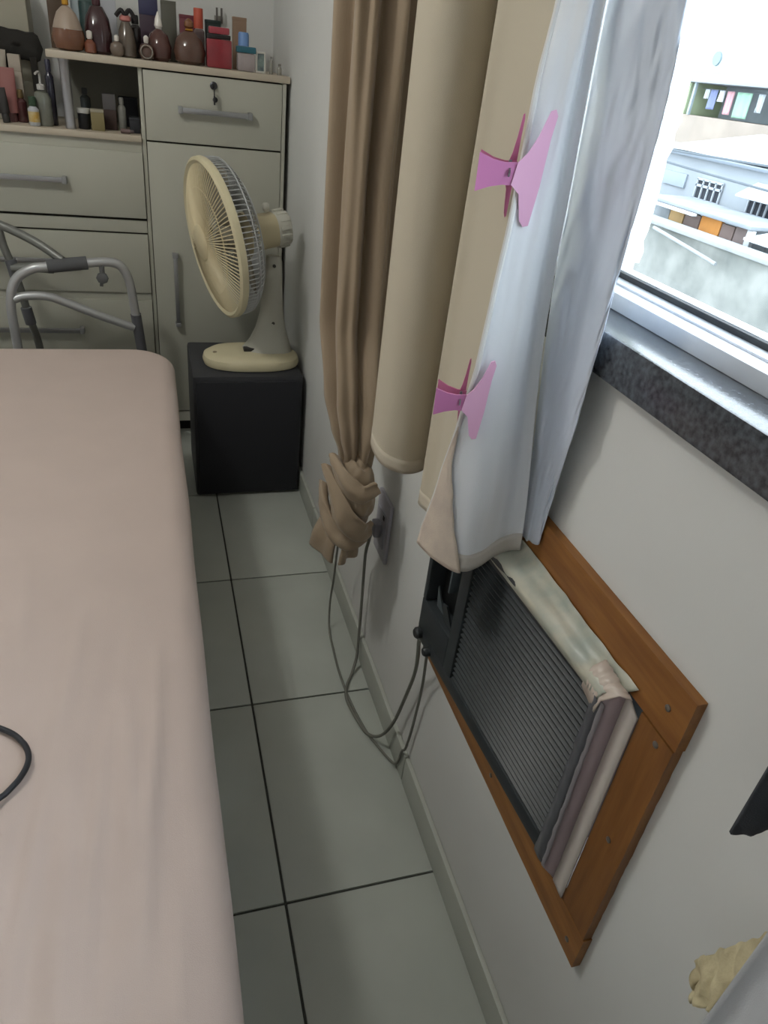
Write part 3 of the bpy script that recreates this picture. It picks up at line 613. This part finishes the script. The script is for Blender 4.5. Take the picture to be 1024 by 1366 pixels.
ribbon('inner_face', ([(FX - .004, .4815, .524), (.486, .493, .545), (.488, .4965, .552)], [(FX - .004, .4805, .905), (.484, .492, .888), (.485, .4965, .880)]), mat('shaded_card', 'b3a2a6', .7), fs, .002, amp=.0012)  # inner face toned lilac: its shading is put into the card colour
tapm = mat('clear_tape_sidestrip', '8f8a8e', .35, spec=.6)
st_ = thing('sealing_tape', 'crumpled grey tape along the right edge of the air conditioner', 'tape', (.485, .49, .56))
ribbon('tape_film', ([(.4835, .4915, .553), (.4805, .4985, .556), (.4800, .510, .560)], [(.4815, .4915, .880), (.4795, .4985, .884), (.4795, .506, .886)]), mat('grey_film', '5c5d62', .3, spec=.6), st_, .0008, amp=.002, seed=3)
ribbon('tape_film', ([(.4855, .486, .548), (.4830, .4915, .552)], [(.4835, .486, .882), (.4812, .4915, .886)]), tapm, st_, .0008, amp=.002, seed=6)
tt = thing('sealing_tape', 'crumpled whitish tape over the top gap of the air conditioner', 'tape', (.49, .7, .9))
tpa = mat('milky_tape', 'c3beac', .35, spec=.6, col2='9fa69c', scale=25)
ribbon('tape_film', ([(.4800, .496, .882), (.4815, .494, .896), (.495, .489, .901), (FX - .0025, .480, .909), (FX - .0025, .470, .921)], [(.4590, .93, .880), (.462, .93, .896), (.485, .93, .902), (FX - .0025, .93, .909), (FX - .0025, .93, .920)]), tpa, tt, .0008, n=90, amp=.0022, seed=11)
ribbon('tape_patch', ([(.4800, .4955, .862), (.4795, .490, .888), (.4905, .478, .906), (.500, .4665, .910)], [(.4795, .53, .873), (.4790, .53, .890), (.488, .53, .904), (.5020, .53, .915)]), mat('pink_tape', 'cbbcb0', .35, spec=.6), tt, .0008, n=16, amp=.003, seed=21)

# ------------------------------------------------------------------ wall outlet and cords
ot = thing('wall_outlet', 'grey white wall socket plate behind the knotted curtain', 'socket', (XW, 1.44, .50))
box('socket_plate', (XW - .010, 1.385, .425), (XW - .0003, 1.485, .600), mat('outlet_plastic', 'b5b3bb', .4), ot, .004)
box('socket_module', (XW - .014, 1.402, .462), (XW - .0105, 1.468, .56), mat('outlet_module', 'a5a4ac', .4), ot, .002)
box('plug', (XW - .034, 1.415, .49), (XW - .0145, 1.448, .53), mat('plug_grey', '8a8990', .5), ot, .005); box('socket_hole', (XW - .0152, 1.405, .545), (XW - .0145, 1.417, .557), mat('socket_dark', '26262a', .6), ot, 0)
cordm = mat('grey_cord', '77776f', .55)
c1 = MB().tube([(XW - .036, 1.435, .488), (XW - .035, 1.46, .42), (XW - .022, 1.498, .34), (XW - .018, 1.497, .20), (XW - .018, 1.49, .12), (XW - .025, 1.465, .04), (.478, 1.43, .007), (.452, 1.385, .006), (.440, 1.335, .006), (.450, 1.262, .006), (.466, 1.206, .008), (.486, 1.165, .045), (.500, 1.13, .13), (.503, 1.095, .25), (.498, 1.055, .37), (.482, 1.02, .46), (.468, .997, .52), (.465, .99, .545)], .0042, 10, 7)
tag(c1.build('grey_cable', cordm), 'thick grey power cord from the wall socket up to the air conditioner', 'cord')
c2 = MB().tube([(.438, 1.545, .47), (.450, 1.60, .34), (.458, 1.64, .20), (.458, 1.66, .08), (.452, 1.62, .010), (.446, 1.53, .005), (.443, 1.43, .005), (.449, 1.32, .005), (.463, 1.225, .006), (.480, 1.17, .006), (.500, 1.118, .006), (.506, 1.085, .03), (.507, 1.068, .095), (.511, 1.058, .12), (.512, 1.045, .21), (.505, 1.02, .36), (.480, .975, .50), (.470, .955, .548)], .0032, 10, 7)
tag(c2.build('grey_cable', cordm), 'thin grey cord hanging from behind the knotted curtain to the floor', 'cord')

# ------------------------------------------------------------------ curtains
def colpt(keys, z):
    x, y = interp(keys, z); return Vector((x, y, z))
def curtain_grid(cols, ztop, nz_=90, sub=10, wr=.0015, seed=0, zr=None, foil=0.0):
    """cols: list of (hem z, [(z, x, y) from low to high]); returns rows top to hem"""
    rows = []
    for i in range(nz_ + 1):
        t = i / nz_; ctl = []
        if zr: t = zr[0] + (zr[1] - zr[0]) * t
        for hz, ks in cols: ctl.append(colpt(ks, ztop + (hz - ztop) * t))
        r = spline(ctl, sub)
        out = []
        for j, p in enumerate(r):
            e = nz(j * .06, p.z * 1.6, seed) * wr + foil * (nz(j * .14 + p.z * 5, p.z * 11, seed + 2) + .8 * abs(nz(j * .2 - p.z * 9, p.z * 17, seed + 5)))
            out.append(p + Vector((-e * .5, -e, 0)))
        rows.append(out)
    return rows
ZR = 2.36
beige = mat('beige_blackout_cloth', 'bfb5a1', .85, bump=.3, bscale=1200, sheen=.1)
silver = mat('silver_coated_cloth', 'e4e7ec', .5, .0, bump=.1, bscale=60)
white_cl = mat('white_lining_cloth', 'c9c4bd', .7, bump=.2, bscale=800)
edge = [(.88, .369, .856), (1.004, .375, .828), (1.108, .381, .809), (1.188, .386, .796), (1.273, .391, .799), (1.368, .397, .802), (1.419, .402, .811), (1.503, .412, .830), (1.579, .425, .843), (ZR, .45, .86)]
def V(x, y, x2=None, y2=None): return [(.88, x, y), (ZR, x if x2 is None else x2, y if y2 is None else y2)]
bc = thing('curtain', 'beige blackout curtain hanging in broad folds beside the window', 'curtain', (.42, 1.0, .88))
bcols = [(.905, V(.430, 1.225, .45, 1.25)), (.90, V(.392, 1.195, .395, 1.21)), (.893, V(.374, 1.155, .375, 1.165)), (.882, V(.380, 1.100)), (.876, V(.412, 1.072)), (.874, V(.455, 1.085)), (.874, V(.490, 1.130)), (.875, V(.500, 1.085)), (.876, V(.455, 1.020)), (.877, V(.410, .972, .420, .978)), (.878, V(.412, .925, .430, .945)), (.880, [(z, x + .004, y + .008) for z, x, y in edge])]
rows = curtain_grid(bcols, ZR, 90, 12, .003, 1)
grid('curtain_cloth', rows, beige, bc, thick=.0016)
hr = curtain_grid(bcols, ZR, 3, 12, .003, 1, (.982, 1.0))
grid('hem', hr, mat('beige_hem', 'c6bcaa', .85, bump=.4, bscale=900), bc, thick=.0027)
fc = thing('curtain', 'silver lined curtain panel clipped to the beige curtain edge', 'curtain', (.43, .8, .88))
rb = [(.88, .502, .772), (.906, .500, .770), (1.255, .475, .802), (1.338, .468, .800), (1.581, .456, .797), (ZR, .46, .80)]
def mixc(t, dx=0, dy=0, dyb=None):
    out = []
    for z in (.88, 1.004, 1.108, 1.188, 1.273, 1.368, 1.503, 1.581, ZR):
        a = colpt(edge, z); b = colpt(rb, z); q = a.lerp(b, t); f = max(0, min(1, (z - .88) / .32))
        out.append((z, q.x + dx * f, q.y + (dy * f + (dyb if dyb is not None else dy) * (1 - f))))
    return out
fcols = [(.879, [(z, x + .001, y) for z, x, y in edge]), (.877, mixc(.10, 0, -.003, -.030)), (.874, mixc(.30, 0, -.007, -.052)), (.880, mixc(.50, 0, -.010, -.040)), (.897, mixc(.70, 0, -.002, -.020)), (.903, mixc(.87, 0, .010, -.006)), (.908, rb)]
rows = curtain_grid(fcols, ZR, 110, 10, .004, 5, foil=.0006)
grid('curtain_cloth', rows, silver, fc, thick=.0014)
hr = curtain_grid(fcols, ZR, 3, 10, .004, 5, (.980, 1.0), .0006)
grid('hem', hr, white_cl, fc, thick=.0032)
ep = MB().tube([colpt(edge, z) + Vector((.000, -.004, 0)) for z in [.882 + i * (2.3 - .882) / 60 for i in range(61)]], .0036, 8, 1)
ep.build('edge_binding', mat('white_binding', 'd9d8d6', .6), fc)
# white flap: the panel edge that flares out below the lower clip
fl = []; src = curtain_grid(fcols, ZR, 30, 10, .004, 5, (.850, 1.0), .0006)
for i, r in enumerate(src):
    t = i / 30; mj = 1.5 + 20 * t + 1.5 * nz(t * 6, 1); row = []
    for j in range(13):
        q = j / 12 * mj; a = r[int(q)].lerp(r[int(q) + 1], q - int(q))
        row.append(a + Vector((-.003, -.0045 - .004 * math.sin(PI * j / 12) * t - .002 * nz(j * .7, t * 9, 4), 0)))
    fl.append(row)
grid('turned_edge', fl, mat('cream_lining', 'd5c6b6', .75, bump=.3, bscale=500, col2='c6b7ab', scale=30), fc, thick=.002)
bl = thing('curtain', 'crinkled silver foil curtain layer hanging closest to the window', 'curtain', (.49, .76, .93))
lcols = [(.925, [(.88, .5105, .795), (.902, .5105, .793), (1.336, .480, .818), (1.582, .470, .815), (ZR, .47, .815)]), (.925, [(.88, .5095, .775), (1.20, .492, .775), (1.336, .486, .772), (1.582, .480, .770), (ZR, .482, .775)]), (.935, [(.88, .508, .758), (1.24, .490, .728), (1.40, .490, .722), (1.582, .489, .742), (ZR, .492, .75)]), (.945, [(.88, .5065, .741), (.96, .505, .734), (1.242, .4895, .699), (1.477, .494, .703), (1.586, .497, .717), (ZR, .50, .73)]), (.95, [(.88, .508, .752), (1.242, .4955, .722), (1.586, .502, .74), (ZR, .505, .755)])]
rows = curtain_grid(lcols, ZR, 150, 12, .003, 9, foil=.0075)
grid('curtain_cloth', rows, mat('silver_foil_cloth', 'd0d8e6', .38, .15), bl, thick=.0012)
tag(box('curtain_rod', (.425, -1.0, ZR - .005), (.445, 1.95, ZR + .017), mat('rod_metal', '8e8d8a', .4, .7), None, .006), 'metal curtain rod above the window', 'rod')

# brown curtain gathered and knotted
brown = mat('brown_satin_cloth', '9a8770', .6, bump=.2, bscale=900, sheen=.2, var=.05, scale=5, stretch=(1, 1, .1))
br = thing('curtain', 'brown curtain gathered into a rope and knotted at the bottom', 'curtain', (.42, 1.45, .42))
ckeys = [(.690, .420, 1.400, .028, .030), (.745, .420, 1.412, .036, .040), (.789, .420, 1.424, .050, .056), (.86, .420, 1.458, .062, .072), (1.022, .420, 1.528, .066, .084), (1.353, .418, 1.548, .064, .088), (1.602, .418, 1.556, .066, .095), (ZR, .418, 1.57, .07, .12)]
rows = []
for i in range(121):
    z = ZR + (.69 - ZR) * i / 120; x, y, rx, ry = interp(ckeys, z); row = []
    tw = .9 * max(0, (1.0 - z)) * 4
    for j in range(144):
        a = 2 * PI * j / 144
        q = 1 + .20 * math.cos(6 * a + .6 + tw * .6 + .5 * nz(z * 1.2, 3)) + .10 * math.cos(11 * a + 1.7 + tw + nz(z * 2, 1)) + .05 * math.cos(17 * a + 3 * nz(z * 1.5, 9))
        row.append(Vector((x + rx * q * math.cos(a), y + ry * q * math.sin(a), z)))
    rows.append(row)
grid('gathered_cloth', rows, brown, br, closed=True)
def knot():
    rows = []; c = Vector((.415, 1.385, .645))
    for i in range(61):
        th = PI * i / 60; row = []
        for j in range(96):
            a = 2 * PI * j / 96; d = Vector((math.sin(th) * math.cos(a), math.sin(th) * math.sin(a), math.cos(th)))
            f = 2.6 * th + 1.0 * math.sin(a - .9) - .4
            rdg = abs(math.sin(f * 1.6 + .8 * nz(d.x * 2, d.y * 2, d.z * 2)))
            q = .90 + .13 * rdg ** .6 + .06 * nz(d.x * 3 + 5, d.y * 3, d.z * 3) + .05 * abs(nz(d.x * 2 + 3 * th, d.y * 7 + 4 * th, 3)) 
            row.append(c + Vector((d.x * .050 * q, d.y * .066 * q, d.z * .098 * q)))
        rows.append(row)
    grid('knot', rows, brown, br, closed=True)
    for (pts, r) in (([(.352, 1.42, .70), (.362, 1.36, .665), (.380, 1.315, .62), (.420, 1.305, .585), (.452, 1.33, .58)], .026), ([(.36, 1.455, .64), (.352, 1.41, .60), (.362, 1.355, .565), (.395, 1.32, .55), (.44, 1.33, .56)], .024), ([(.45, 1.31, .70), (.41, 1.30, .69), (.372, 1.335, .715), (.36, 1.40, .735)], .022)):
        P = spline(pts, 8); rows = []
        for i, p in enumerate(P):
            t = (P[min(i + 1, len(P) - 1)] - P[max(i - 1, 0)]).normalized(); out = (p - Vector((.415, 1.385, p.z))); out.z = 0; out.normalize(); s = t.cross(out).normalized()
            w_ = r * (.75 + .35 * math.sin(PI * i / (len(P) - 1)))
            rows.append([p + s * (w_ * math.cos(2 * PI * j / 18)) + out * (.010 * math.sin(2 * PI * j / 18) * (1 + .5 * math.cos(6 * PI * j / 18 + i * .15)) - .004 + .004 * nz(i * .35, j * .8, r * 99)) for j in range(18)])
        grid('wrapped_fold', rows, brown, br, closed=True)
knot()
def tail(name, pts, w0, w1, t_, fl, m):
    """pleated end of the curtain: a folded strip with width and thickness"""
    P = spline(pts, 8); rows = []; ax = Vector(fl).normalized()
    for i, p in enumerate(P):
        u = i / (len(P) - 1); t = (P[min(i + 1, len(P) - 1)] - P[max(i - 1, 0)]).normalized(); s = (ax - t * ax.dot(t)).normalized(); nrm = t.cross(s); w_ = w0 + (w1 - w0) * u
        rows.append([p + s * (w_ * (j / 14 - .5)) + nrm * (t_ * math.sin(j / 14 * PI * 3) * .5 + .002 * nz(j, u * 4)) for j in range(15)])
    return grid(name, rows, m, br, thick=.007)
tail('tail_pleat', [(.395, 1.405, .585), (.372, 1.398, .555), (.356, 1.395, .515), (.352, 1.398, .470)], .070, .088, .004, (.45, -.9, 0), brown)
tail('tail_pleat', [(.405, 1.43, .585), (.382, 1.445, .555), (.366, 1.455, .515), (.362, 1.462, .475)], .055, .075, .010, (.75, .65, 0), brown)
tail('tail_pleat', [(.42, 1.37, .585), (.412, 1.352, .55), (.407, 1.345, .515), (.405, 1.345, .485)], .05, .07, .012, (.8, .6, 0), brown)

# pink claw clips
pink = mat('pink_plastic', 'e8b4d6', .4); pinkd = mat('pink_plastic_inner', 'c06a90', .4); steel = mat('spring_steel', '8d8d90', .3, .9)
def claw(label, pos, rot, s=1.0):
    c = thing('claw_clip', label, 'clip', pos, 0, 'pink claw clips on the curtain edge')
    u = Vector((.93, -.36, .02)).normalized(); up = Vector((math.sin(rot) * .9, -math.sin(rot) * .3, math.cos(rot))).normalized(); up = (up - u * up.dot(u)).normalized(); n = u.cross(up).normalized()
    if n.y > 0: n = -n
    o = Vector(pos)
    jaw = [(-.004, -.011), (.006, -.020), (.012, -.048), (.017, -.054), (.023, -.052), (.028, -.010), (.031, .038), (.034, .060), (.031, .066), (.026, .064), (.018, .040), (.009, .022), (.0, .012)]
    jaw = [(x * s, y * s) for x, y in jaw]
    MB().prism(jaw, u, up, n, o + n * .0065 - u * .002, .0035 * s).build('front_jaw', pink, c)
    MB().prism([(x * .3 - .003 * s, y * .9) for x, y in jaw], u, up, -n, o - n * .0085 - u * .008, .003 * s).build('back_jaw', pinkd, c)
    h = [(-.046, -.021), (-.046, .019), (-.030, .013), (-.016, .011), (-.002, .012), (-.002, -.012), (-.016, -.012), (-.030, -.015)]
    h = [(x * s, y * s) for x, y in h]
    u1 = (u - n * .12).normalized(); u2 = (u + n * .35).normalized()
    MB().prism(h, u1, up, n, o + n * .005, .003 * s).build('front_handle', mat('pink_plastic_shade', 'bb74a2', .4), c)
    MB().prism(h, u2, up, -n, o - n * .005, .003 * s).build('back_handle', pinkd, c)
    sp = MB(); sp.tube([o - u * .010 * s + n * (-.004 + .008 * math.sin(k * .9) * 0 + k * .0006) + (up * math.cos(k * 1.1) + n * math.sin(k * 1.1)) * .0055 * s for k in range(20)], .0012, 6, 3)
    sp.tube([o - u * .010 * s + up * .013 * s, o - u * .010 * s - up * .013 * s], .002, 8, 1); sp.build('spring', steel, c)
claw('pink claw clip gripping the curtain edge higher up, beside the window pane', (.398, .806, 1.414), -.03, 1.0)
claw('pink claw clip gripping the curtain edge lower down, above the white flared corner', (.381, .795, 1.142), .0, .92)

# ------------------------------------------------------------------ cloths at the near end of the window
def hang(name, label, cat, x, y0, y1, z0, z1, m, wave=.006, nw=3, slant=0.0, hemf=0.0, xx=0.0):
    rows = []
    for i in range(41):
        t = i / 40; row = []
        for j in range(61):
            v = j / 60; z = z1 + (z0 + hemf * (v - .0) - z1) * t
            row.append(Vector((x + xx * v + wave * math.sin(v * PI * 2 * nw) * (1 - .2 * t) + .002 * nz(v * 9, t * 3, 7), y0 + (y1 - y0) * v + slant * (1 - t) * 0, z)))
        rows.append(row)
    return tag(grid(name, rows, m, None, thick=.003), label, cat)
pth = spline([(.452, .2665, 0), (.470, .2615, 0), (.490, .262, 0), (.507, .254, 0), (.510, .20, 0), (.506, .14, 0)], 8)
rows = [[Vector((p.x, p.y, .966 + .004 * nz(j * .3, 2) * t + (1.207 - .966) * (1 - t))) for j, p in enumerate(pth)] for t in [i / 30 for i in range(31)]]
tag(grid('black_cloth', rows, mat('black_fabric', '3c3f44', .9, bump=.3, bscale=700), None, thick=.003), 'black cloth hanging below the window sill at the right picture edge', 'cloth')
hang('white_curtain', 'white sheer curtain hanging at the bottom right corner', 'curtain', .400, .176, .01, .38, ZR - .03, mat('white_sheer', 'b9bcc0', .8, bump=.2, bscale=600), .012, 3, xx=-.03)
lc = []
for i in range(26):
    t = i / 25; row = []
    for j in range(41):
        v = j / 40; a = Vector((.470, .243, .788)).lerp(Vector((.452, .196, .935)), v); b = Vector((.463, .222, .752)).lerp(Vector((.430, .165, .86)), v)
        q = a.lerp(b, t); row.append(q + Vector((.006 * math.sin(v * 23 + 2 * nz(t * 3, v * 5)) * (.3 + .7 * t), .003 * nz(v * 9, t * 4, 2), .005 * nz(v * 12, t * 3, 5))))
    lc.append(row)
tag(grid('ruffled_cloth', lc, mat('yellowed_lace', 'd6cba6', .85, col2='b9ac8a', scale=45, bump=.4, bscale=300), None, thick=.004), 'yellowed ruffled cloth edge peeking out behind the white sheer curtain', 'cloth')

# ------------------------------------------------------------------ outside: houses across the street
def om(name, c, **k): return mat(name, c, .9, **k)
tag(box('ground', (3, -30, -6.2), (60, 70, -6.0), om('street_ground', '5a5955', var=.2, scale=.6)), 'grey ground below the window', kind='structure')
stucco = om('stained_stucco', '757672', col2='4f524f', scale=1.1, bump=.3, bscale=12)
rt = thing('retaining_wall', 'stained grey stucco retaining wall across the street', 'wall', (11.8, 14, -6), 0)
MB().box((11.6, 4, -6), (12.0, 26, -1.01), .02).build('wall_body', stucco, rt)
MB().box((11.5, 4, -1.01), (12.1, 26, -.92), .02).build('coping', om('coping_concrete', '777a7b', var=.15, scale=3), rt)
tag(MB().tube([(11.4, 15.4, -1.05), (11.4, 14.2, -1.17), (11.4, 13.0, -1.30)], .04, 10, 4).build('drain_pipe', om('pale_pipe', '7d8183')), 'pale drain pipe sloping down the stained stucco wall', 'pipe')
GH = 'sheds and houses across the street'
sh = thing('shed', 'low shed of brown and orange boards behind the stucco wall', 'shed', (13, 14.9, -1.4), 0, GH)
for k, (y0, y1, c) in enumerate(((16.55, 16.0, 'a5875c'), (15.95, 15.38, '6b5c57'), (15.34, 14.62, 'b3783a'), (14.58, 14.15, '6d5d58'), (14.11, 13.6, '6b5e5b'))):
    MB().box((12.6, y1, -1.40), (12.7, y0, -.70 - .03 * (k % 2)), .01).build('board', om('shed_board_%d' % k, c, var=.15, scale=3), sh)
MB().box((12.35, 13.4, -.66), (13.9, 17.6, -.58), .02).build('roof', om('shed_roof', '70757a', var=.15, scale=2), sh)
MB().box((12.2, 15.2, -.72), (12.34, 17.2, -.66), .02).build('eave', om('shed_eave', 'b4b8ba'), sh)
MB().box((12.62, 16.6, -1.4), (13.6, 17.5, -.70), .02).build('side_wall', om('shed_side', '8d9296', var=.2, scale=3), sh)
sh2 = thing('shed', 'small shed with pale sloping sheet roof right of the brown boards', 'shed', (13, 12.3, -1.4), 0, GH)
MB().box((12.7, 11.0, -1.4), (13.8, 13.2, -.80), .02).build('wall_body', om('shed_wall', '7c7e82', var=.35, scale=2), sh2)
MB().prism([(0, 0), (1.9, .35), (1.9, .40), (0, .05)], (1, 0, 0), (0, 0, 1), (0, 1, 0), (12.2, 10.8, -.84), 2.55).build('roof', om('shed_roof_pale', 'a7abae'), sh2)
MB().box((12.42, 13.38, -1.4), (12.52, 13.55, -.67), .01).build('post', om('shed_post', '9ea1a3'), sh2)
hw = om('white_house_wall', '7d8287', var=.08, scale=1.2); dk = om('dark_window', '23272e'); fw = om('white_window_frame', '8d9298')
hs = thing('house', 'white house with two small barred windows across the street', 'house', (16, 16, -3), 0, GH)
MB().box((14.4, 6, -6), (17.6, 25, .36), .02).build('wall_body', hw, hs)
def hwin(y, z, w, h, bars, root):
    x = 14.4; wn = MB().box((x - .02, y - w / 2, z - h / 2), (x + .05, y + w / 2, z + h / 2), 0).build('window', dk, root)
    f = MB()
    for k in range(bars + 1):
        yy = y - w / 2 + w * k / bars; f.box((x - .06, yy - .022, z - h / 2), (x - .021, yy + .022, z + h / 2), 0)
    for q in (-h / 2, h * .18, h / 2): f.box((x - .06, y - w / 2 - .03, z + q - .03), (x - .021, y + w / 2 + .03, z + q + .03), 0)
    f.build('window_bars', fw, wn)
hwin(17.58, -.42, 1.02, .50, 4, hs); hwin(15.42, -.42, 1.1, .52, 5, hs)
MB().prism([(0, 0), (-.55, -.30), (-.55, -.34), (0, -.05)], (1, 0, 0), (0, 0, 1), (0, 1, 0), (14.38, 14.7, .06), 1.2).build('awning', om('awning_white', 'a5a9ac'), hs)
MB().box((14.2, 6, .30), (14.42, 25, .37), .01).build('eave', om('house_eave', '5d646c'), hs)
MB().box((14.34, 18.6, -.50), (14.41, 19.6, -.15), .01).build('wall_panel', om('house_panel', '7d858e'), hs)
rf = thing('metal_roof', 'bright white sheet metal roof above the small barred windows', 'roof', (16, 18, .4), 0, GH)
MB().prism([(0, 0), (3.2, .52), (3.2, .57), (0, .05)], (1, 0, 0), (0, 0, 1), (0, 1, 0), (14.6, 10, .40), 10.2).build('roof_sheet', om('white_metal_sheet', 'd5d8d8'), rf)
ap_ = thing('apartment_house', 'pale house with a shaded balcony and hanging laundry', 'house', (22, 22, -6), 0, GH)
MB().box((19.6, 8, -6), (26, 28.4, 1.18), .02).build('lower_wall', om('balcony_wall', '857a70', var=.15, scale=1), ap_)
MB().box((21.2, 8, 1.18), (26, 28.4, 2.45), .02).build('recess_wall', om('recess_paint', '878f93', var=.25, scale=.8), ap_)
MB().box((19.4, 8, 2.22), (26, 28.4, 2.52), .02).build('balcony_ceiling', om('slab_paint', '83878d'), ap_)
MB().box((19.8, 8, 2.52), (26, 28.4, 3.55), .02).build('upper_wall', om('upper_paint', '93a09e', var=.06, scale=1), ap_)
MB().box((19.6, 26.7, 1.18), (21.3, 28.3, 2.22), .02).build('side_wall', om('green_paint', '8b9678', var=.15, scale=1), ap_)
MB().box((19.55, 26.35, 1.18), (19.65, 26.45, 2.22), .01).build('pillar', om('pillar_paint', '8a959a'), ap_)
MB().lathe([(.22, 0), (.22, .06)], 18, Matrix.Translation((19.8, 25.9, 3.0)) @ Matrix.Rotation(-PI / 2, 4, 'Y')).build('round_vent', om('vent_grey', '6f7c82'), ap_)
for k, (y, w_, h_, c, nm) in enumerate(((26.1, .22, .30, 'b9bec2', 'small white shirt'), (25.75, .40, .62, '70789a', 'lilac shirt'), (25.3, .3, .35, 'b3b5bb', 'short white towel'), (24.8, .38, .72, 'b98c92', 'pink towel'), (24.05, .75, .78, '86a893', 'mint green sheet'), (23.2, .3, .55, 'aab0b4', 'long white shirt'))):
    rows = [[Vector((19.95 + .03 * math.sin(j * 1.3 + k), y - w_ / 2 + w_ * j / 10 + .05 * (i / 8) * math.sin(j), 2.05 - h_ * i / 8)) for j in range(11)] for i in range(9)]
    tag(grid('laundry', rows, om('laundry_%d' % k, c), None, thick=.02), '%s drying on the far balcony line' % nm, 'laundry', 'laundry on the far balcony')
tag(MB().tube([(19.95, 26.4, 2.062), (19.95, 20, 2.062)], .010, 6, 1).build('clothes_line', om('line_grey', '5a5f64')), 'thin clothes line across the far balcony', 'line')
for k, (a, b, lb) in enumerate((((10, 16.7, .66), (10, 6.0, .95), 'upper power cable crossing in front of the white house'), ((10, 16.7, .58), (10, 6.0, .36), 'lower power cable crossing in front of the white house'))):
    m3 = [(a[0] + (b[0] - a[0]) * t, a[1] + (b[1] - a[1]) * t, a[2] + (b[2] - a[2]) * t - .2 * t * (1 - t)) for t in [i / 8 for i in range(9)]]
    tag(MB().tube(m3, .022, 6, 3).build('power_cable', om('cable_grey', '4a5056')), lb, 'cable', 'street power cables')
